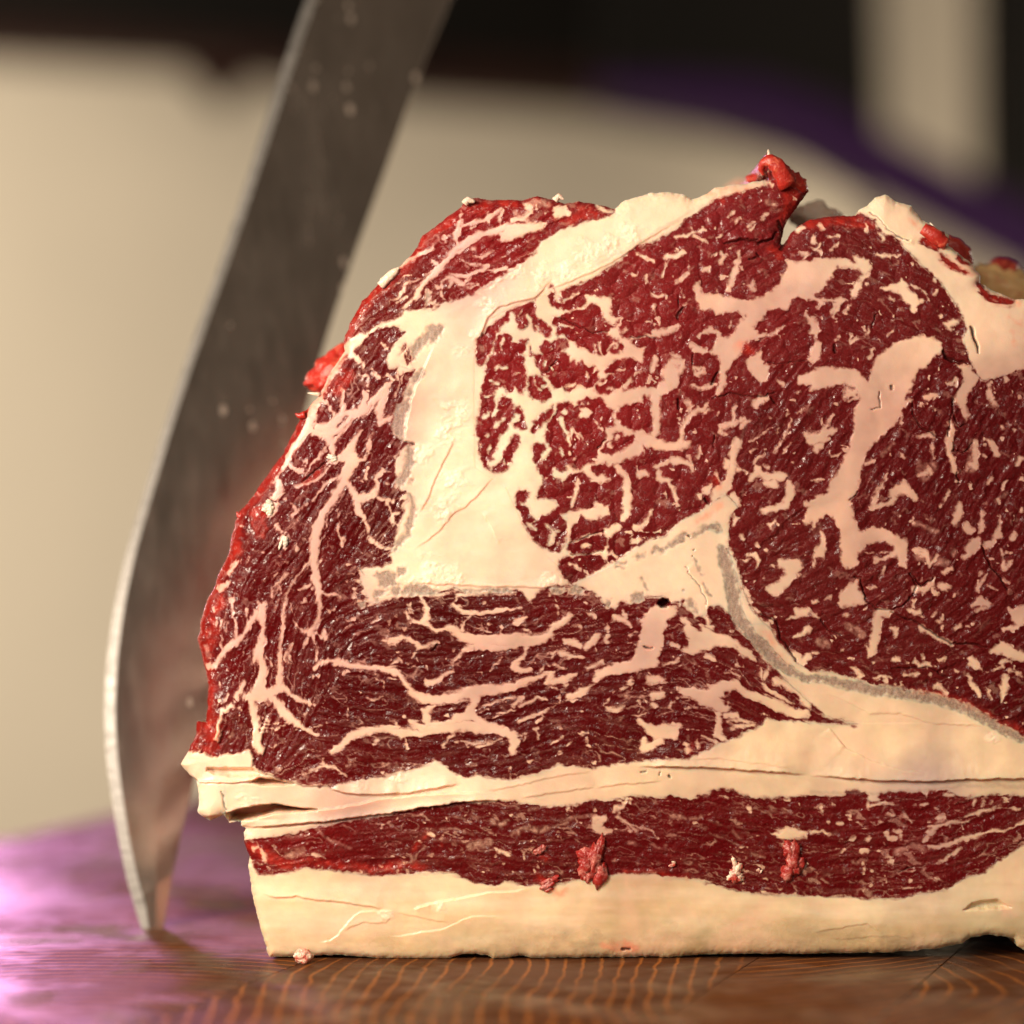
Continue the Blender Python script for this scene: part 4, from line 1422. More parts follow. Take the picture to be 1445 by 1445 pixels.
r1, r2, r3, r4 = (regions[k] for k in ('R1', 'R2', 'R3', 'R4'))
reg = np.zeros(U.shape, np.int8)
pp = nums(R4).reshape(-1, 2); kb = int(np.argmax(pp[:, 0])); top = pp[1:kb]
vt4 = np.interp(us, top[:, 0], top[:, 1])[None, :]
reg[:] = 5                                                     # thick seam between cap and eye
reg[(V > 1000) | ((V > 880) & (U > 1040))] = 6                 # fat under the upper muscles
reg[(V > 1010) & (((U < 366) & (V < 1104)) | ((U < 317) & (V >= 1104)))] = 7                                # loose sheets
reg[V > vt4 + 30] = 8                                          # bottom fat
reg[(V > 1195) & (U < 420)] = 8
reg[(U > 1190) & (V < 560)] = 9                                # rim fat
for i, m in ((1, r1), (2, r2), (3, r3 & ~((fat > 0.5) & (U < 800))), (4, r4)): reg[m] = i
reg[(fasc > 0) & (U > 1000)] = 10
regf = reg[:-1, :-1]
idx = np.arange(U.size).reshape(U.shape)
quads = np.stack([idx[:-1, :-1], idx[1:, :-1], idx[1:, 1:], idx[:-1, 1:]], -1)
beef = empty('beef_block', (X(900), 0.03, 0))
tag(beef, 'raw marbled beef block, cut face forward, standing on the wooden board', 'meat')
NAMES = {1: ('cap_muscle', 'narrow dark red muscle strip along the sloping upper left edge'),
         2: ('side_muscle', 'dark red muscle curving down the left side and under the white fat, thin white veins'),
         3: ('eye_muscle', 'large round muscle with a heavy network of white marbling'),
         4: ('lower_muscle', 'long dark red band of muscle above the bottom fat'),
         5: ('fat_seam', 'broad creamy white fat between the upper left and the large muscle'),
         6: ('fat_layer', 'creamy layered fat running across below the large muscle'),
         7: ('fat_flap', 'loose pale fat sheets sticking out at the lower left'),
         8: ('fat_slab', 'thick yellowish fat along the bottom'),
         9: ('fat_rim', 'pale fat with red shreds along the upper right edge'),
         10: ('fascia_band', 'thin grey translucent sheath curving round the large muscle')}
def attrs_of(sel): return {'beef_a': ('FLOAT_VECTOR', ATT_A[sel]), 'beef_b': ('FLOAT_VECTOR', ATT_B[sel]),
                           'lean_colour': ('FLOAT_COLOR', ATT_L[sel]), 'fat_colour': ('FLOAT_COLOR', ATT_F[sel]), 'wax': ('FLOAT', WAX[sel])}
def child(o, parent):
    o.parent = parent; o.location = [-c for c in parent.location]; return o
for rid, (nm, lab) in NAMES.items():
    core = keepf & (regf == rid)
    if not core.any(): continue
    dil = core.copy()
    for _ in range(6):                       # a hidden lap under the neighbouring layer, so light can pass through the joint
        d2_ = dil.copy(); d2_[1:] |= dil[:-1]; d2_[:-1] |= dil[1:]; d2_[:, 1:] |= dil[:, :-1]; d2_[:, :-1] |= dil[:, 1:]; dil = d2_ & keepf
    q = quads[dil]; cv_ = np.zeros(U.size, bool); cv_[quads[core].ravel()] = True
    uq, inv = np.unique(q, return_inverse=True)
    pos_ = POS[uq].copy(); pos_[:, 1] += np.where(cv_[uq], 0, 0.0002)
    o = np_mesh(nm, pos_, inv.reshape(q.shape), MEAT, None, attrs_of(uq), NRMf[uq])
    child(o, beef); o['label'] = lab
# trimmed sides: every border edge of the face is carried back through the thickness of the block
kq = quads[keepf]
ed = np.concatenate([kq[:, [0, 1]], kq[:, [1, 2]], kq[:, [2, 3]], kq[:, [3, 0]]])
key = np.sort(ed, 1); kk_ = key[:, 0].astype(np.int64) * U.size + key[:, 1]
_, first, c_ = np.unique(kk_, return_index=True, return_counts=True)
be = ed[first[c_ == 1]]
bv, binv = np.unique(be, return_inverse=True); binv = binv.reshape(be.shape)
nb = len(bv); bu, bvv = UU.reshape(-1)[bv], VV.reshape(-1)[bv]
nx_, ny_ = (gx / gl).reshape(-1)[bv], (gy / gl).reshape(-1)[bv]
depths = np.array([0, 2.5, 7, 14, 24, 40, 65, 100, 150, 210, 280, 350, 410, 430], F32)
leftish = sstep(620, 480, bu) * sstep(1120, 1060, bvv)
RP = []; RA = []; RB = []
h0 = h.reshape(-1)[bv]
for d in depths:
    nn = fbm(bu / 26 + d / 31, bvv / 26 - d / 37, 2) ; nl = fbm(bu / 120 + d / 150, bvv / 120 + d / 90, 5, 2)
    ins = (1 - math.exp(-d / 20)) * (3.5 + 3.5 * nn + 5 * nl + d * 0.02) + leftish * (d * 0.16) + 25 * max(0, (d - 395) / 35) ** 2
    ins = np.where(bvv > 1320, np.minimum(ins, 1.0), ins)
    uu = bu + nx_ * ins; v2 = np.minimum(bvv + ny_ * ins, BV - 1)
    yy = d - h0 * math.exp(-d / 12)
    RP.append(np.stack([X(uu), yy * S, np.maximum(Z(v2), 0.00015)], -1))
    fb = fat.reshape(-1)[bv]; mixd = math.exp(-d / 60)
    fn = fbm(bu / 34 + d / 60, bvv / 34 + d / 44, 6) * 9 + np.where(bvv > 1240, 8, -0.5)
    RA.append(np.stack([fb * mixd + fn * (1 - mixd), np.zeros(nb), np.zeros(nb)], -1))
    rr = redf.reshape(-1)[bv] * mixd + (1 - mixd) * np.where(bvv > 1240, 0.05, sstep(-0.4, 0.6, fbm(bu / 50, bvv / 50 + d / 70, 1)) * 0.8)
    RB.append(np.stack([rr, np.full(nb, 0.1), 0.4 * sstep(0.1, 0.6, nn)], -1))
RP = np.concatenate(RP); RA = np.concatenate(RA); RB = np.concatenate(RB)
nd = len(depths); Q = []
for i in range(nd - 1):
    Q.append(np.stack([binv[:, 1] + i * nb, binv[:, 0] + i * nb, binv[:, 0] + (i + 1) * nb, binv[:, 1] + (i + 1) * nb], -1))
side = np_mesh('trimmed_side', RP, np.concatenate(Q), MEAT, None,
    {'beef_a': ('FLOAT_VECTOR', RA), 'beef_b': ('FLOAT_VECTOR', RB), 'lean_colour': ('FLOAT_COLOR', np.tile(ATT_L[bv], (nd, 1))), 'fat_colour': ('FLOAT_COLOR', np.tile(ATT_F[bv], (nd, 1)))})
child(side, beef)
# rear cut, coarse
sk = 5
cs_ = np.s_[::sk, ::sk]; ki = osd[cs_] > 24
ii = np.arange(ki.size).reshape(ki.shape); kf = ki[:-1, :-1] & ki[1:, :-1] & ki[:-1, 1:] & ki[1:, 1:]
q = np.stack([ii[:-1, :-1], ii[:-1, 1:], ii[1:, 1:], ii[1:, :-1]], -1)[kf]
uq, inv = np.unique(q, return_inverse=True); gi = idx[cs_].reshape(-1)[uq]
bp = POS[gi].copy(); bp[:, 1] = 426 * S
child(np_mesh('rear_cut', bp, inv.reshape(q.shape), MEAT, None, attrs_of(gi)), beef)

# ------------------------------------------------------------------ general mesh helpers
import bmesh
def bm_obj(name, bm, mat, parent=None, smooth=True):
    me = bpy.data.meshes.new(name); bm.to_mesh(me); bm.free()
    if smooth:
        for p in me.polygons: p.use_smooth = True
    me.materials.append(mat)
    o = bpy.data.objects.new(name, me); col.objects.link(o)
    if parent: child(o, parent)
    return o
def prism(pts, y0, y1, bev=0.0):              # outline in x,z carried from y0 to y1
    bm = bmesh.new()
    a = [bm.verts.new((x, y0, z)) for x, z in pts]; b = [bm.verts.new((x, y1, z)) for x, z in pts]
    bm.faces.new(a); bm.faces.new(b[::-1]); n = len(pts)
    for i in range(n): bm.faces.new((a[(i + 1) % n], a[i], b[i], b[(i + 1) % n]))
    bmesh.ops.recalc_face_normals(bm, faces=bm.faces)
    if bev: bmesh.ops.bevel(bm, geom=bm.edges[:], offset=bev, segments=2, affect='EDGES')
    return bm
def plain(name, colr, rough=0.6, metal=0.0, var=0.1, scale=20, emit=None):
    m, nt, b = new_mat(name); k = NB(nt)
    pos = k.n('ShaderNodeNewGeometry').outputs['Position']
    n = k.noise(pos, scale, 4, 0.6)
    k.link(k.mix(1.0, c4(*colr), k.ramp(n, 0.3, 0.7, 1 - var, 1 + var, False), 'MULTIPLY'), b.inputs['Base Color'])
    k.link(k.ramp(n, 0.2, 0.8, rough * 0.85, min(1, rough * 1.15), False), b.inputs['Roughness'])
    b.inputs['Metallic'].default_value = metal; b.inputs['Specular IOR Level'].default_value = 0.2
    if emit: b.inputs['Emission Color'].default_value = c4(*emit[:3]); b.inputs['Emission Strength'].default_value = emit[3]
    return m

# ------------------------------------------------------------------ wooden board of end-grain blocks
def make_wood():
    m, nt, b = new_mat('end_grain_wood'); k = NB(nt)
    pos = k.n('ShaderNodeNewGeometry').outputs['Position']
    ra = k.attr('ring_centre').outputs['Vector']; rs = k.n('ShaderNodeSeparateXYZ'); k.link(ra, rs.inputs[0])
    ps = k.n('ShaderNodeSeparateXYZ'); k.link(pos, ps.inputs[0])
    dx_ = k.math('SUBTRACT', ps.outputs[0], rs.outputs[0]); dy_ = k.math('SUBTRACT', ps.outputs[1], rs.outputs[1])
    r = k.math('SQRT', k.math('ADD', k.math('MULTIPLY', dx_, dx_), k.math('MULTIPLY', dy_, dy_)))
    w1_ = k.math('SUBTRACT', k.noise(pos, 14, 3, 0.5), 0.5); w2_ = k.math('SUBTRACT', k.noise(pos, 160, 3, 0.6), 0.5)
    r = k.math('ADD', r, k.math('ADD', k.math('MULTIPLY', w1_, 0.016), k.math('MULTIPLY', w2_, 0.0010)))
    t = k.math('FRACT', k.math('DIVIDE', r, rs.outputs[2]))
    line = k.math('MULTIPLY', k.ramp(t, 0.02, 0.16), k.ramp(t, 0.36, 0.16))
    line = k.math('MULTIPLY', line, k.ramp(k.noise(pos, 45, 3, 0.6), 0.28, 0.60, 0.12, 0.95))
    base = k.mix(k.ramp(k.noise(pos, 26, 4, 0.6), 0.3, 0.7), c4(0.045, 0.016, 0.007), c4(0.095, 0.033, 0.013))
    base = k.mix(k.math('MULTIPLY', t, 0.35), base, c4(0.11, 0.038, 0.014))
    cc = k.mix(line, base, c4(0.30, 0.10, 0.022))
    fine = k.noise(pos, 1500, 2, 0.7)
    cc = k.mix(1.0, cc, k.ramp(fine, 0.3, 0.7, 0.75, 1.25, False), 'MULTIPLY')
    k.link(cc, b.inputs['Base Color'])
    rr = k.ramp(k.noise(pos, 24, 4, 0.65), 0.38, 0.60, 0.28, 0.66)
    k.link(k.math('ADD', rr, k.math('MULTIPLY', k.math('SUBTRACT', fine, 0.5), 0.2)), b.inputs['Roughness'])
    hb = k.math('ADD', k.math('MULTIPLY', fine, 0.6), k.math('ADD', k.math('MULTIPLY', line, 0.5), k.math('MULTIPLY', k.noise(pos, 260, 3, 0.6), 0.9)))
    k.link(k.bump(hb, 0.5, 0.00018), b.inputs['Normal'])
    k.link(k.ramp(k.noise(pos, 17, 4, 0.65), 0.46, 0.62, 0.03, 0.5), b.inputs['Specular IOR Level'])
    return m
WOOD = make_wood()
E1 = Vector((0.947, -0.32, 0)); E2 = Vector((0.32, 0.947, 0))
board = empty('cutting_board', (0, 0.05, -0.045))
tag(board, 'dark brown end-grain wooden board under the meat and the knife tip', 'cutting board')
CENT = {(1, 1): (-0.088, -0.080, 0.0050), (2, 1): (0.255, -0.055, 0.0042), (3, 1): (-0.035, 0.170, 0.0048), (4, 1): (0.040, -0.030, 0.0050), (0, 1): (-0.15, -0.10, 0.0058),
        (0, 2): (-0.10, 0.02, 0.0062), (1, 2): (-0.20, 0.05, 0.0062)}
ca = [-0.2236, -0.140, -0.043, 0.052, 0.093, 0.190, 0.290]; rb = [-0.30, -0.165, 0.062, 0.185, 0.330]
random.seed(3)
for i in range(6):
    for j in range(4):
        a0, a1, b0, b1 = ca[i] + 0.00006, ca[i + 1] - 0.00006, rb[j] + 0.00006, rb[j + 1] - 0.00006
        bm = bmesh.new(); vs_ = []
        for z_ in (-0.045, 0.0):
            for a_, b_ in ((a0, b0), (a1, b0), (a1, b1), (a0, b1)):
                p = E1 * a_ + E2 * b_; vs_.append(bm.verts.new((p.x, p.y, z_)))
        for f_ in ((3, 2, 1, 0), (4, 5, 6, 7), (0, 1, 5, 4), (1, 2, 6, 5), (2, 3, 7, 6), (3, 0, 4, 7)): bm.faces.new([vs_[q_] for q_ in f_])
        bmesh.ops.bevel(bm, geom=[e for e in bm.edges if e.verts[0].co.z == 0 and e.verts[1].co.z == 0], offset=0.00012, segments=1, affect='EDGES')
        cx, cy, sp = CENT.get((i, j), (random.uniform(-.35, .35), random.uniform(-.3, .4), random.uniform(.0045, .0065)))
        o = bm_obj('wood_block', bm, WOOD, board, smooth=False)
        at = o.data.attributes.new('ring_centre', 'FLOAT_VECTOR', 'POINT')
        at.data.foreach_set('vector', np.tile(np.array([cx, cy, sp], F32), len(o.data.vertices)))

# ------------------------------------------------------------------ knife, tip in the board, leaning back
def steel(name, bevel):
    m, nt, b = new_mat(name); k = NB(nt)
    pos = k.n('ShaderNodeTexCoord').outputs['Object']
    b.inputs['Metallic'].default_value = 1.0
    n = k.noise(k.mapping(pos, (1, 1, 0.12)), 260, 4, 0.65); n2 = k.noise(pos, 34, 4, 0.6)
    if bevel:
        n = k.noise(k.mapping(pos, (0.2, 1, 1), (0, math.radians(20), 0)), 900, 3, 0.6)
        k.link(k.mix(n, c4(.13, .125, .12), c4(.30, .285, .27)), b.inputs['Base Color'])
        k.link(k.ramp(n, .3, .7, .42, .62, False), b.inputs['Roughness'])
        k.link(k.bump(n, 0.6, 0.0002), b.inputs['Normal'])
        return m
    base = k.mix(k.ramp(n2, .3, .7), c4(.46, .385, .33), c4(.54, .45, .385))
    vo = k.n('ShaderNodeTexVoronoi'); k.link(k.mapping(pos, (1, 1, .55)), vo.inputs['Vector']); vo.inputs['Scale'].default_value = 210
    spot = k.math('MULTIPLY', k.ramp(vo.outputs['Distance'], .24, .08), k.ramp(k.noise(pos, 40, 2, .5), .50, .60))
    smear = k.math('MULTIPLY', k.ramp(k.noise(k.mapping(pos, (1, 1, .3), (0, math.radians(-22), 0)), 70, 4, .6), .52, .75), 0.5)
    k.link(k.mix(k.math('MULTIPLY', spot, .16), base, c4(.75, .62, .48)), b.inputs['Base Color'])
    k.link(k.math('ADD', k.ramp(n, .3, .7, .19, .27, False), k.math('ADD', k.math('MULTIPLY', spot, .2), k.math('MULTIPLY', smear, .12))), b.inputs['Roughness'])
    k.link(k.math('SUBTRACT', 1.0, k.math('MULTIPLY', spot, .22)), b.inputs['Metallic'])
    k.link(k.bump(n, 0.25, 0.0001), b.inputs['Normal'])
    return m
STEEL, STEEL_EDGE = steel('knife_steel', False), steel('ground_steel', True)
TA, TB = math.tan(math.radians(16)), math.tan(math.radians(14))
K0 = Vector((-0.0905, 0.047, 0.0))
def on_blade(u, v):                            # where a sight line meets the plane of the blade
    o_ = Vector(cam.location); d_ = Vector((X(u), 0, Z(v))) - o_
    n_ = Vector((TA, -1, TB)); t_ = (K0 - o_).dot(n_) / d_.dot(n_); return o_ + d_ * t_
LE = [(470, -110), (432, 0), (400, 90), (368, 190), (335, 295), (302, 395), (268, 490), (235, 590), (205, 690), (178, 780), (160, 862), (150, 940), (147, 1010), (150, 1070), (158, 1130), (168, 1190), (179, 1242), (191, 1283), (200, 1312), (205, 1330)]
RE = [(680, -110), (635, 0), (600, 82), (568, 170), (540, 250), (512, 325), (482, 410), (456, 490), (428, 590), (398, 690), (370, 780), (345, 862), (320, 940), (298, 1010), (281, 1070), (266, 1130), (252, 1190), (241, 1242), (234, 1283), (230, 1312), (226, 1330)]
LE = np.array(LE, float); RE = np.array(RE[:len(LE)], float)
knife = empty('butcher_knife', tuple(K0)); tag(knife, 'long curved steel knife standing tip down in the board left of the meat', 'knife')
tt_ = np.linspace(0, len(LE) - 1, 96); ts = np.arange(len(LE))
def cr(a):                                     # smooth resample
    out_ = np.stack([np.interp(tt_, ts, a[:, c]) for c in range(2)], -1)
    for _ in range(3): out_[1:-1] = (out_[:-2] + 2 * out_[1:-1] + out_[2:]) / 4
    return out_
LE, RE = cr(LE), cr(RE)
nrm = Vector((TA, -1, TB)).normalized()
def blade_pts():
    rows = []
    for (lu, lv), (ru, rv) in zip(LE, RE):
        l, r_ = on_blade(lu, lv), on_blade(ru, rv); wd = (r_ - l); L_ = wd.length
        bw = min(0.0026, L_ * 0.25) / L_; th_ = 0.0013 * min(1, L_ / 0.012)
        inn = l + wd * bw
        rows.append((l, inn + nrm * th_, l + wd * 0.55 + nrm * (th_ * 1.15), r_ + nrm * th_ * 1.15 - wd * 0.004, r_ + nrm * th_ * 0.6, r_ - nrm * th_ * 0.6, l + wd * 0.55 - nrm * th_, inn - nrm * th_))
    return rows
rows = blade_pts()
bm = bmesh.new(); be_ = bmesh.new()
vb = [[bm.verts.new(p - Vector((0, 0, 0))) for p in r_] for r_ in rows]
ve = [[be_.verts.new(r_[q_]) for q_ in (7, 0, 1)] for r_ in rows]
for i in range(len(rows) - 1):
    for q_ in range(1, 7): bm.faces.new((vb[i][q_], vb[i][q_ + 1], vb[i + 1][q_ + 1], vb[i + 1][q_]))
    for q_ in range(2): be_.faces.new((ve[i][q_], ve[i][q_ + 1], ve[i + 1][q_ + 1], ve[i + 1][q_]))
bm.faces.new(vb[0]); bm.faces.new(vb[-1][::-1])
for b_ in (bm, be_): bmesh.ops.recalc_face_normals(b_, faces=b_.faces)
bl = bm_obj('blade', bm, STEEL, knife, smooth=True); bm_obj('cutting_edge', be_, STEEL_EDGE, knife, smooth=False)
bl.data.polygons.foreach_set('use_smooth', np.zeros(len(bl.data.polygons), bool))
ha, hb_ = (rows[0][0] + rows[0][5]) / 2, None
axis = ((rows[0][0] + rows[0][5]) / 2 - (rows[30][0] + rows[30][5]) / 2).normalized(); wdir = (rows[0][5] - rows[0][0]).normalized()
bm = bmesh.new(); prev = None
for q_, (al, hw, ht) in enumerate([(-.004, .011, .006), (0, .014, .009), (.012, .0145, .0105), (.05, .0125, .0105), (.09, .0145, .011), (.118, .017, .011), (.128, .0135, .008), (.13, .006, .004)]):
    ring = []
    for s_ in range(16):
        an = s_ / 16 * 2 * math.pi; ring.append(bm.verts.new(ha + axis * al + wdir * math.cos(an) * hw + nrm * math.sin(an) * ht))
    if prev:
        for s_ in range(16): bm.faces.new((prev[s_], prev[(s_ + 1) % 16], ring[(s_ + 1) % 16], ring[s_]))
    else: bm.faces.new(ring[::-1])
    prev = ring
bm.faces.new(prev); bmesh.ops.recalc_face_normals(bm, faces=bm.faces)
bm_obj('handle', bm, plain('dark_handle', (.03, .02, .015), .5), knife)

# ------------------------------------------------------------------ torn shreds, lumps and scraps
def make_scrap(name, ca_, cb_, thr=0.5):
    m, nt, b = new_mat(name); k = NB(nt)
    pos = k.n('ShaderNodeNewGeometry').outputs['Position']
    n = k.noise(pos, 420, 4, 0.65, 0.8)
    k.link(k.mix(k.ramp(n, thr - .1, thr + .12), c4(*ca_), c4(*cb_)), b.inputs['Base Color'])
    b.inputs['Roughness'].default_value = 0.3; b.inputs['Subsurface Weight'].default_value = 0.3
    b.inputs['Subsurface Radius'].default_value = (1, .3, .15); b.inputs['Subsurface Scale'].default_value = 0.0015
    k.link(k.bump(k.noise(pos, 1600, 3, .6), 0.7, 0.0003), b.inputs['Normal'])
    return m
SCRAP = make_scrap('fresh_scrap', (.34, .020, .016), (.58, .20, .16), .56)
SCRAPW = make_scrap('pale_scrap', (.55, .06, .04), (.86, .64, .48), .50)
FATL = make_scrap('loose_fat', (.74, .58, .46), (.70, .42, .32), .62)
FATY = make_scrap('amber_fat', (.86, .54, .24), (.72, .26, .12), .60)
REDL = make_scrap('torn_red', (.40, .022, .014), (.62, .12, .07), .58)
from mathutils import noise as mn
def lump(name, u, v, y, ru, rv, ry, mat, seed, rough=0.35, parent=None, rot=0, sub=4, freq=1.6):
    bm = bmesh.new(); bmesh.ops.create_icosphere(bm, subdivisions=sub, radius=1)
    c_ = Vector((X(u), y, Z(v))); ca2, sa2 = math.cos(math.radians(rot)), math.sin(math.radians(rot))
    for p in bm.verts:
        q_ = p.co * freq + Vector((seed * 7.3, seed * 3.1, seed))
        d_ = 1 + rough * (mn.noise(q_) + .5 * mn.noise(q_ * 2.3) + .3 * mn.noise(q_ * 5))
        x_, y_, z_ = p.co * d_; x_ *= ru * S; z_ *= rv * S
        p.co = (x_ * ca2 - z_ * sa2, y_ * ry * S, x_ * sa2 + z_ * ca2)
    me_o = bm_obj(name, bm, mat)
    me_o.location = c_
    if parent: me_o.parent = parent; me_o.location = c_ - parent.location
    return me_o
P = beef
def behind(nm, u, v, y, *a_, **kw):                # set further back, so placed by true position on the block
    f_ = (y - CAMY) / 0.64
    return lump(nm, CU + (u - CU) * f_, CV + (v - CV) * f_, y, *a_, parent=P, **kw)
behind('fat_lump', 1150, 306, 0.040, 34, 22, 30, FATL, 1)
behind('fat_lump', 1408, 412, 0.045, 58, 38, 40, FATY, 2, rot=-25)
behind('red_lump', 1413, 378, 0.044, 24, 13, 18, REDL, 3)
behind('red_lump', 1352, 356, 0.022, 26, 14, 14, REDL, 4, rot=-40)
behind('red_lump', 470, 522, 0.020, 42, 24, 26, REDL, 5, rot=38)
behind('red_lump', 1064, 252, 0.018, 13, 7, 8, REDL, 6)
# torn shreds: thin tapering tubes of tissue on the rim
def shred(pts, mat, seed, parent=P):
    bm = bmesh.new(); prev = None; pts = [(X(a), y, Z(b), r_ * S) for a, b, y, r_ in pts]
    fine_ = []
    for i in range(len(pts) - 1):
        for q_ in range(4): fine_.append([pts[i][c] + (pts[i + 1][c] - pts[i][c]) * q_ / 4 for c in range(4)])
    fine_.append(pts[-1])
    for i, (x_, y_, z_, r_) in enumerate(fine_):
        a_ = fine_[max(0, i - 1)]; b_ = fine_[min(len(fine_) - 1, i + 1)]
        d_ = Vector((b_[0] - a_[0], b_[1] - a_[1], b_[2] - a_[2])).normalized(); s1 = d_.cross(Vector((0, 1, 0))).normalized(); s2 = d_.cross(s1)
        ring = []
        for s_ in range(9):
            an = s_ / 9 * 2 * math.pi; jr = r_ * (1 + .35 * mn.noise(Vector((i * .7 + seed, s_ * .9, seed * 2.0))))
            ring.append(bm.verts.new(Vector((x_, y_, z_)) + s1 * math.cos(an) * jr + s2 * math.sin(an) * jr * .7))
        if prev:
            for s_ in range(9): bm.faces.new((prev[s_], prev[(s_ + 1) % 9], ring[(s_ + 1) % 9], ring[s_]))
        else: bm.faces.new(ring[::-1])
        prev = ring
    bm.faces.new(prev); bmesh.ops.recalc_face_normals(bm, faces=bm.faces)
    o = bm_obj('torn_shred', bm, mat, parent); return o
shred([(1112, 262, -.0005, 15), (1098, 238, -.0018, 12), (1086, 228, -.002, 9), (1076, 231, -.0015, 6), (1073, 240, -.001, 4), (1077, 248, -.001, 1.5)], REDL, 1)
shred([(1084, 226, 0, 4), (1085, 218, 0, 2.5), (1084, 211, 0, 1)], FATL, 2)
shred([(1112, 250, .001, 14), (1128, 260, .0015, 13), (1138, 268, .002, 6)], REDL, 3)
shred([(430, 585, .001, 6), (422, 587, .001, 4), (416, 583, .001, 1)], REDL, 4)
shred([(450, 556, .002, 3), (440, 555, .002, 2), (433, 554, .002, .7)], FATL, 5)
shred([(343, 728, .003, 6), (335, 728, .003, 3.5), (332, 722, .003, .8)], REDL, 6)
shred([(536, 403, .001, 6), (547, 392, .001, 7), (558, 382, .001, 5), (563, 377, .001, 1)], FATL, 7)
shred([(783, 282, .002, 5), (789, 275, .002, 4), (796, 280, .002, 1.5)], FATL, 8)
shred([(655, 288, .000, 5), (660, 282, .000, 5), (670, 285, .000, 2)], FATL, 9)
shred([(1320, 326, .002, 6), (1318, 318, .002, 3), (1314, 313, .002, 1)], FATL, 10)
shred([(1302, 322, .0, 8), (1322, 335, .0, 12), (1336, 345, .0, 8)], REDL, 11)
def hy(u, v): return -float(h[int((v - vs[0]) / ST), int((u - us[0]) / ST)]) * S
def scrap(u, v, ru, rv, mat, seed, label, rot=0, rough=.5, out=1.5):
    bm = bmesh.new(); rs_ = random.Random(seed); y0 = hy(u, v) - out * S; nb_ = 9 if ru > 8 else 4
    for b_ in range(nb_):
        ou, ov = (rs_.uniform(-.75, .75) * ru, rs_.uniform(-.75, .75) * rv) if b_ else (0, 0); sz = rs_.uniform(.28, .55) if b_ else .62
        res = bmesh.ops.create_icosphere(bm, subdivisions=3, radius=1)
        an = rs_.uniform(0, 3.1); st_ = rs_.uniform(.6, 1.5)
        for p_ in res['verts']:
            q_ = p_.co * 1.7 + Vector((seed * 7.3 + b_, seed * 3.1, b_ * 2.0))
            d_ = 1 + rough * (mn.noise(q_) + .5 * mn.noise(q_ * 2.3) + .25 * mn.noise(q_ * 5))
            x_, y_, z_ = p_.co * d_
            x_, z_ = x_ * st_ * math.cos(an) - z_ / st_ * math.sin(an), x_ * st_ * math.sin(an) + z_ / st_ * math.cos(an)
            p_.co = ((x_ * sz * ru + ou) * S, (y_ * sz * min(ru, rv) * .5 - rs_.random() * .0) * S, (z_ * sz * rv + ov) * S)
    o = bm_obj('meat_scrap', bm, mat); o.location = (X(u), y0, Z(v)); o.rotation_euler = (0, math.radians(rot), 0)
    return tag(o, label, 'meat scrap', 'meat scraps left on the cut')
scrap(838, 1212, 19, 33, SCRAP, 11, 'largest red meat crumb, stuck to the lower muscle at mid width', 10)
scrap(1120, 1212, 18, 24, SCRAP, 12, 'red meat crumb on the lower muscle, second largest, right of the pale one', -10)
scrap(1040, 1228, 12, 16, SCRAPW, 13, 'small whitish pink crumb on the lower muscle, left of a red crumb', 0)
scrap(775, 1248, 15, 9, SCRAP, 14, 'flat red smear of meat where the lower muscle meets the bottom fat', -25)
scrap(762, 1200, 10, 5, SCRAP, 15, 'tiny red shred on the lower muscle, up and left of the largest crumb', -35)
scrap(950, 1220, 6, 4, SCRAPW, 16, 'tiny pale fleck on the lower muscle, between the largest and the pale crumb', -30)
scrap(1071, 1228, 4, 3.5, SCRAPW, 17, 'tiny white dot beside the pale crumb on the lower muscle', 0)
scrap(470, 646, 9, 5, FATL, 18, 'small white fat flake stuck on the veined left muscle', 10)
scrap(382, 718, 10, 9, FATL, 19, 'ragged pale fat flake near the left rim of the meat', 40)
scrap(402, 762, 6, 11, FATL, 20, 'narrow white fat flake on the left muscle, below the ragged one', 20)
o = lump('meat_scrap', 431, 1352, -0.006, 13, 11, 10, SCRAPW, 21, .3, None, 0, 4); o.location.z = 10.5 * S
tag(o, 'small red and white meat crumb lying on the board at the foot of the block', 'meat scrap')

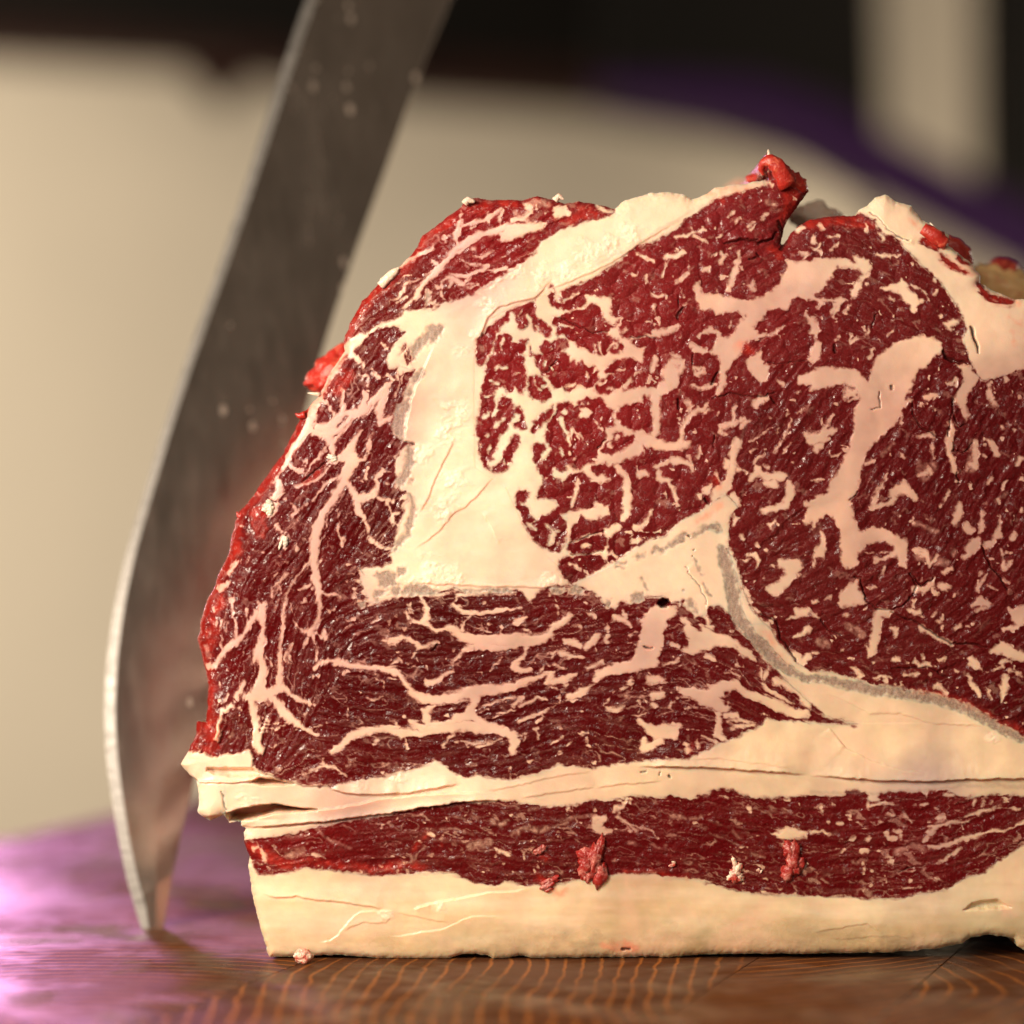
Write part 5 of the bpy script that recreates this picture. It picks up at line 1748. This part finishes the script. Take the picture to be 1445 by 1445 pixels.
# ------------------------------------------------------------------ blurred surroundings
def bx(u, Y): return X(u) * (Y - CAMY) / 0.64
def bz(v, Y): return Z(CV) + (CV - v) * S * (Y - CAMY) / 0.64
def slab(name, pts, Y, thick, mat, bev=0.004):
    return bm_obj(name, prism([(bx(u, Y), bz(v, Y)) for u, v in pts], Y, Y + thick, bev), mat, smooth=False)
WALL = plain('cream_wall', (.66, .58, .46), .7, 0, .06, 3)
tag(slab('back_wall', [(-1500, -900), (2900, -900), (2900, 1500), (-1500, 1500)], 2.6, .05, WALL, 0), kind='structure')
BLK = plain('black_metal', (.010, .008, .006), .8, 0, .3, 6); BRN = plain('dark_brown', (.045, .017, .012), .8, 0, .2, 8)
tag(slab('dark_cabinet', [(-400, -500), (860, -500), (860, 92), (430, 62), (-400, -10)], 2.2, .2, BLK), 'black cabinet hanging above the cream wall, out of focus', 'cabinet')
tag(slab('brown_rail', [(-400, -20), (430, 40), (900, 80), (900, 150), (430, 118), (300, 84), (-400, 48)], 2.22, .1, BRN), 'dark brown rail below the black cabinet, out of focus', 'rail')
tag(slab('dark_bracket', [(250, 90), (360, 96), (330, 128), (300, 152), (282, 128)], 2.15, .05, BRN), 'small dark bracket hanging under the rail left of the knife', 'bracket')
tag(slab('black_appliance', [(850, -500), (1228, -500), (1250, 260), (1150, 200), (1020, 158), (850, 130)], 2.1, .2, BLK), 'large black appliance at upper right behind the meat, out of focus', 'appliance')
tag(slab('black_post', [(1392, -500), (1700, -500), (1700, 600), (1500, 500), (1400, 240)], 2.12, .1, BLK), 'black upright post at the far upper right corner', 'post')
tag(slab('beige_panel', [(1215, -500), (1425, -500), (1425, 420), (1215, 420)], 2.4, .06, plain('beige_paint', (.42, .36, .28), .7, 0, .08, 4)), 'pale beige panel added over the wall between the black appliance and the far right post', 'post')  # added sheet that dims the brightly lit wall in the gap
PURP = plain('purple_strip_skin', (.05, .012, .08), .6, 0, .1, 5, (.30, .05, .48, .024)); PURD = plain('purple_glow_skin', (.05, .02, .06), .7, 0, .1, 5, (.30, .10, .40, .007))
ps_ = empty('purple_strip', (bx(1150, 2.0), 2.0, bz(300, 2.0)))
tag(ps_, 'dim purple light strip slanting behind the meat at right', 'light strip')
cl_ = [(840, 128), (960, 138), (1070, 152), (1170, 192), (1290, 256), (1440, 335), (1760, 500)]
def ribbon(name, wid, Y, mat):
    top_ = [(u, v - wid * t_) for (u, v), t_ in zip(cl_, (.35, .6, .8, 1, 1, 1, 1))]; bot_ = [(u, v + wid * t_) for (u, v), t_ in zip(cl_, (.35, .6, .8, 1, 1, 1, 1))]
    o = slab(name, top_ + bot_[::-1], Y, .03, mat); child(o, ps_)
ribbon('lit_core', 26, 1.98, PURP); ribbon('glow_edge', 52, 2.03, PURD)  # the wider, faintly emitting ribbon stands in for the strip's soft glow
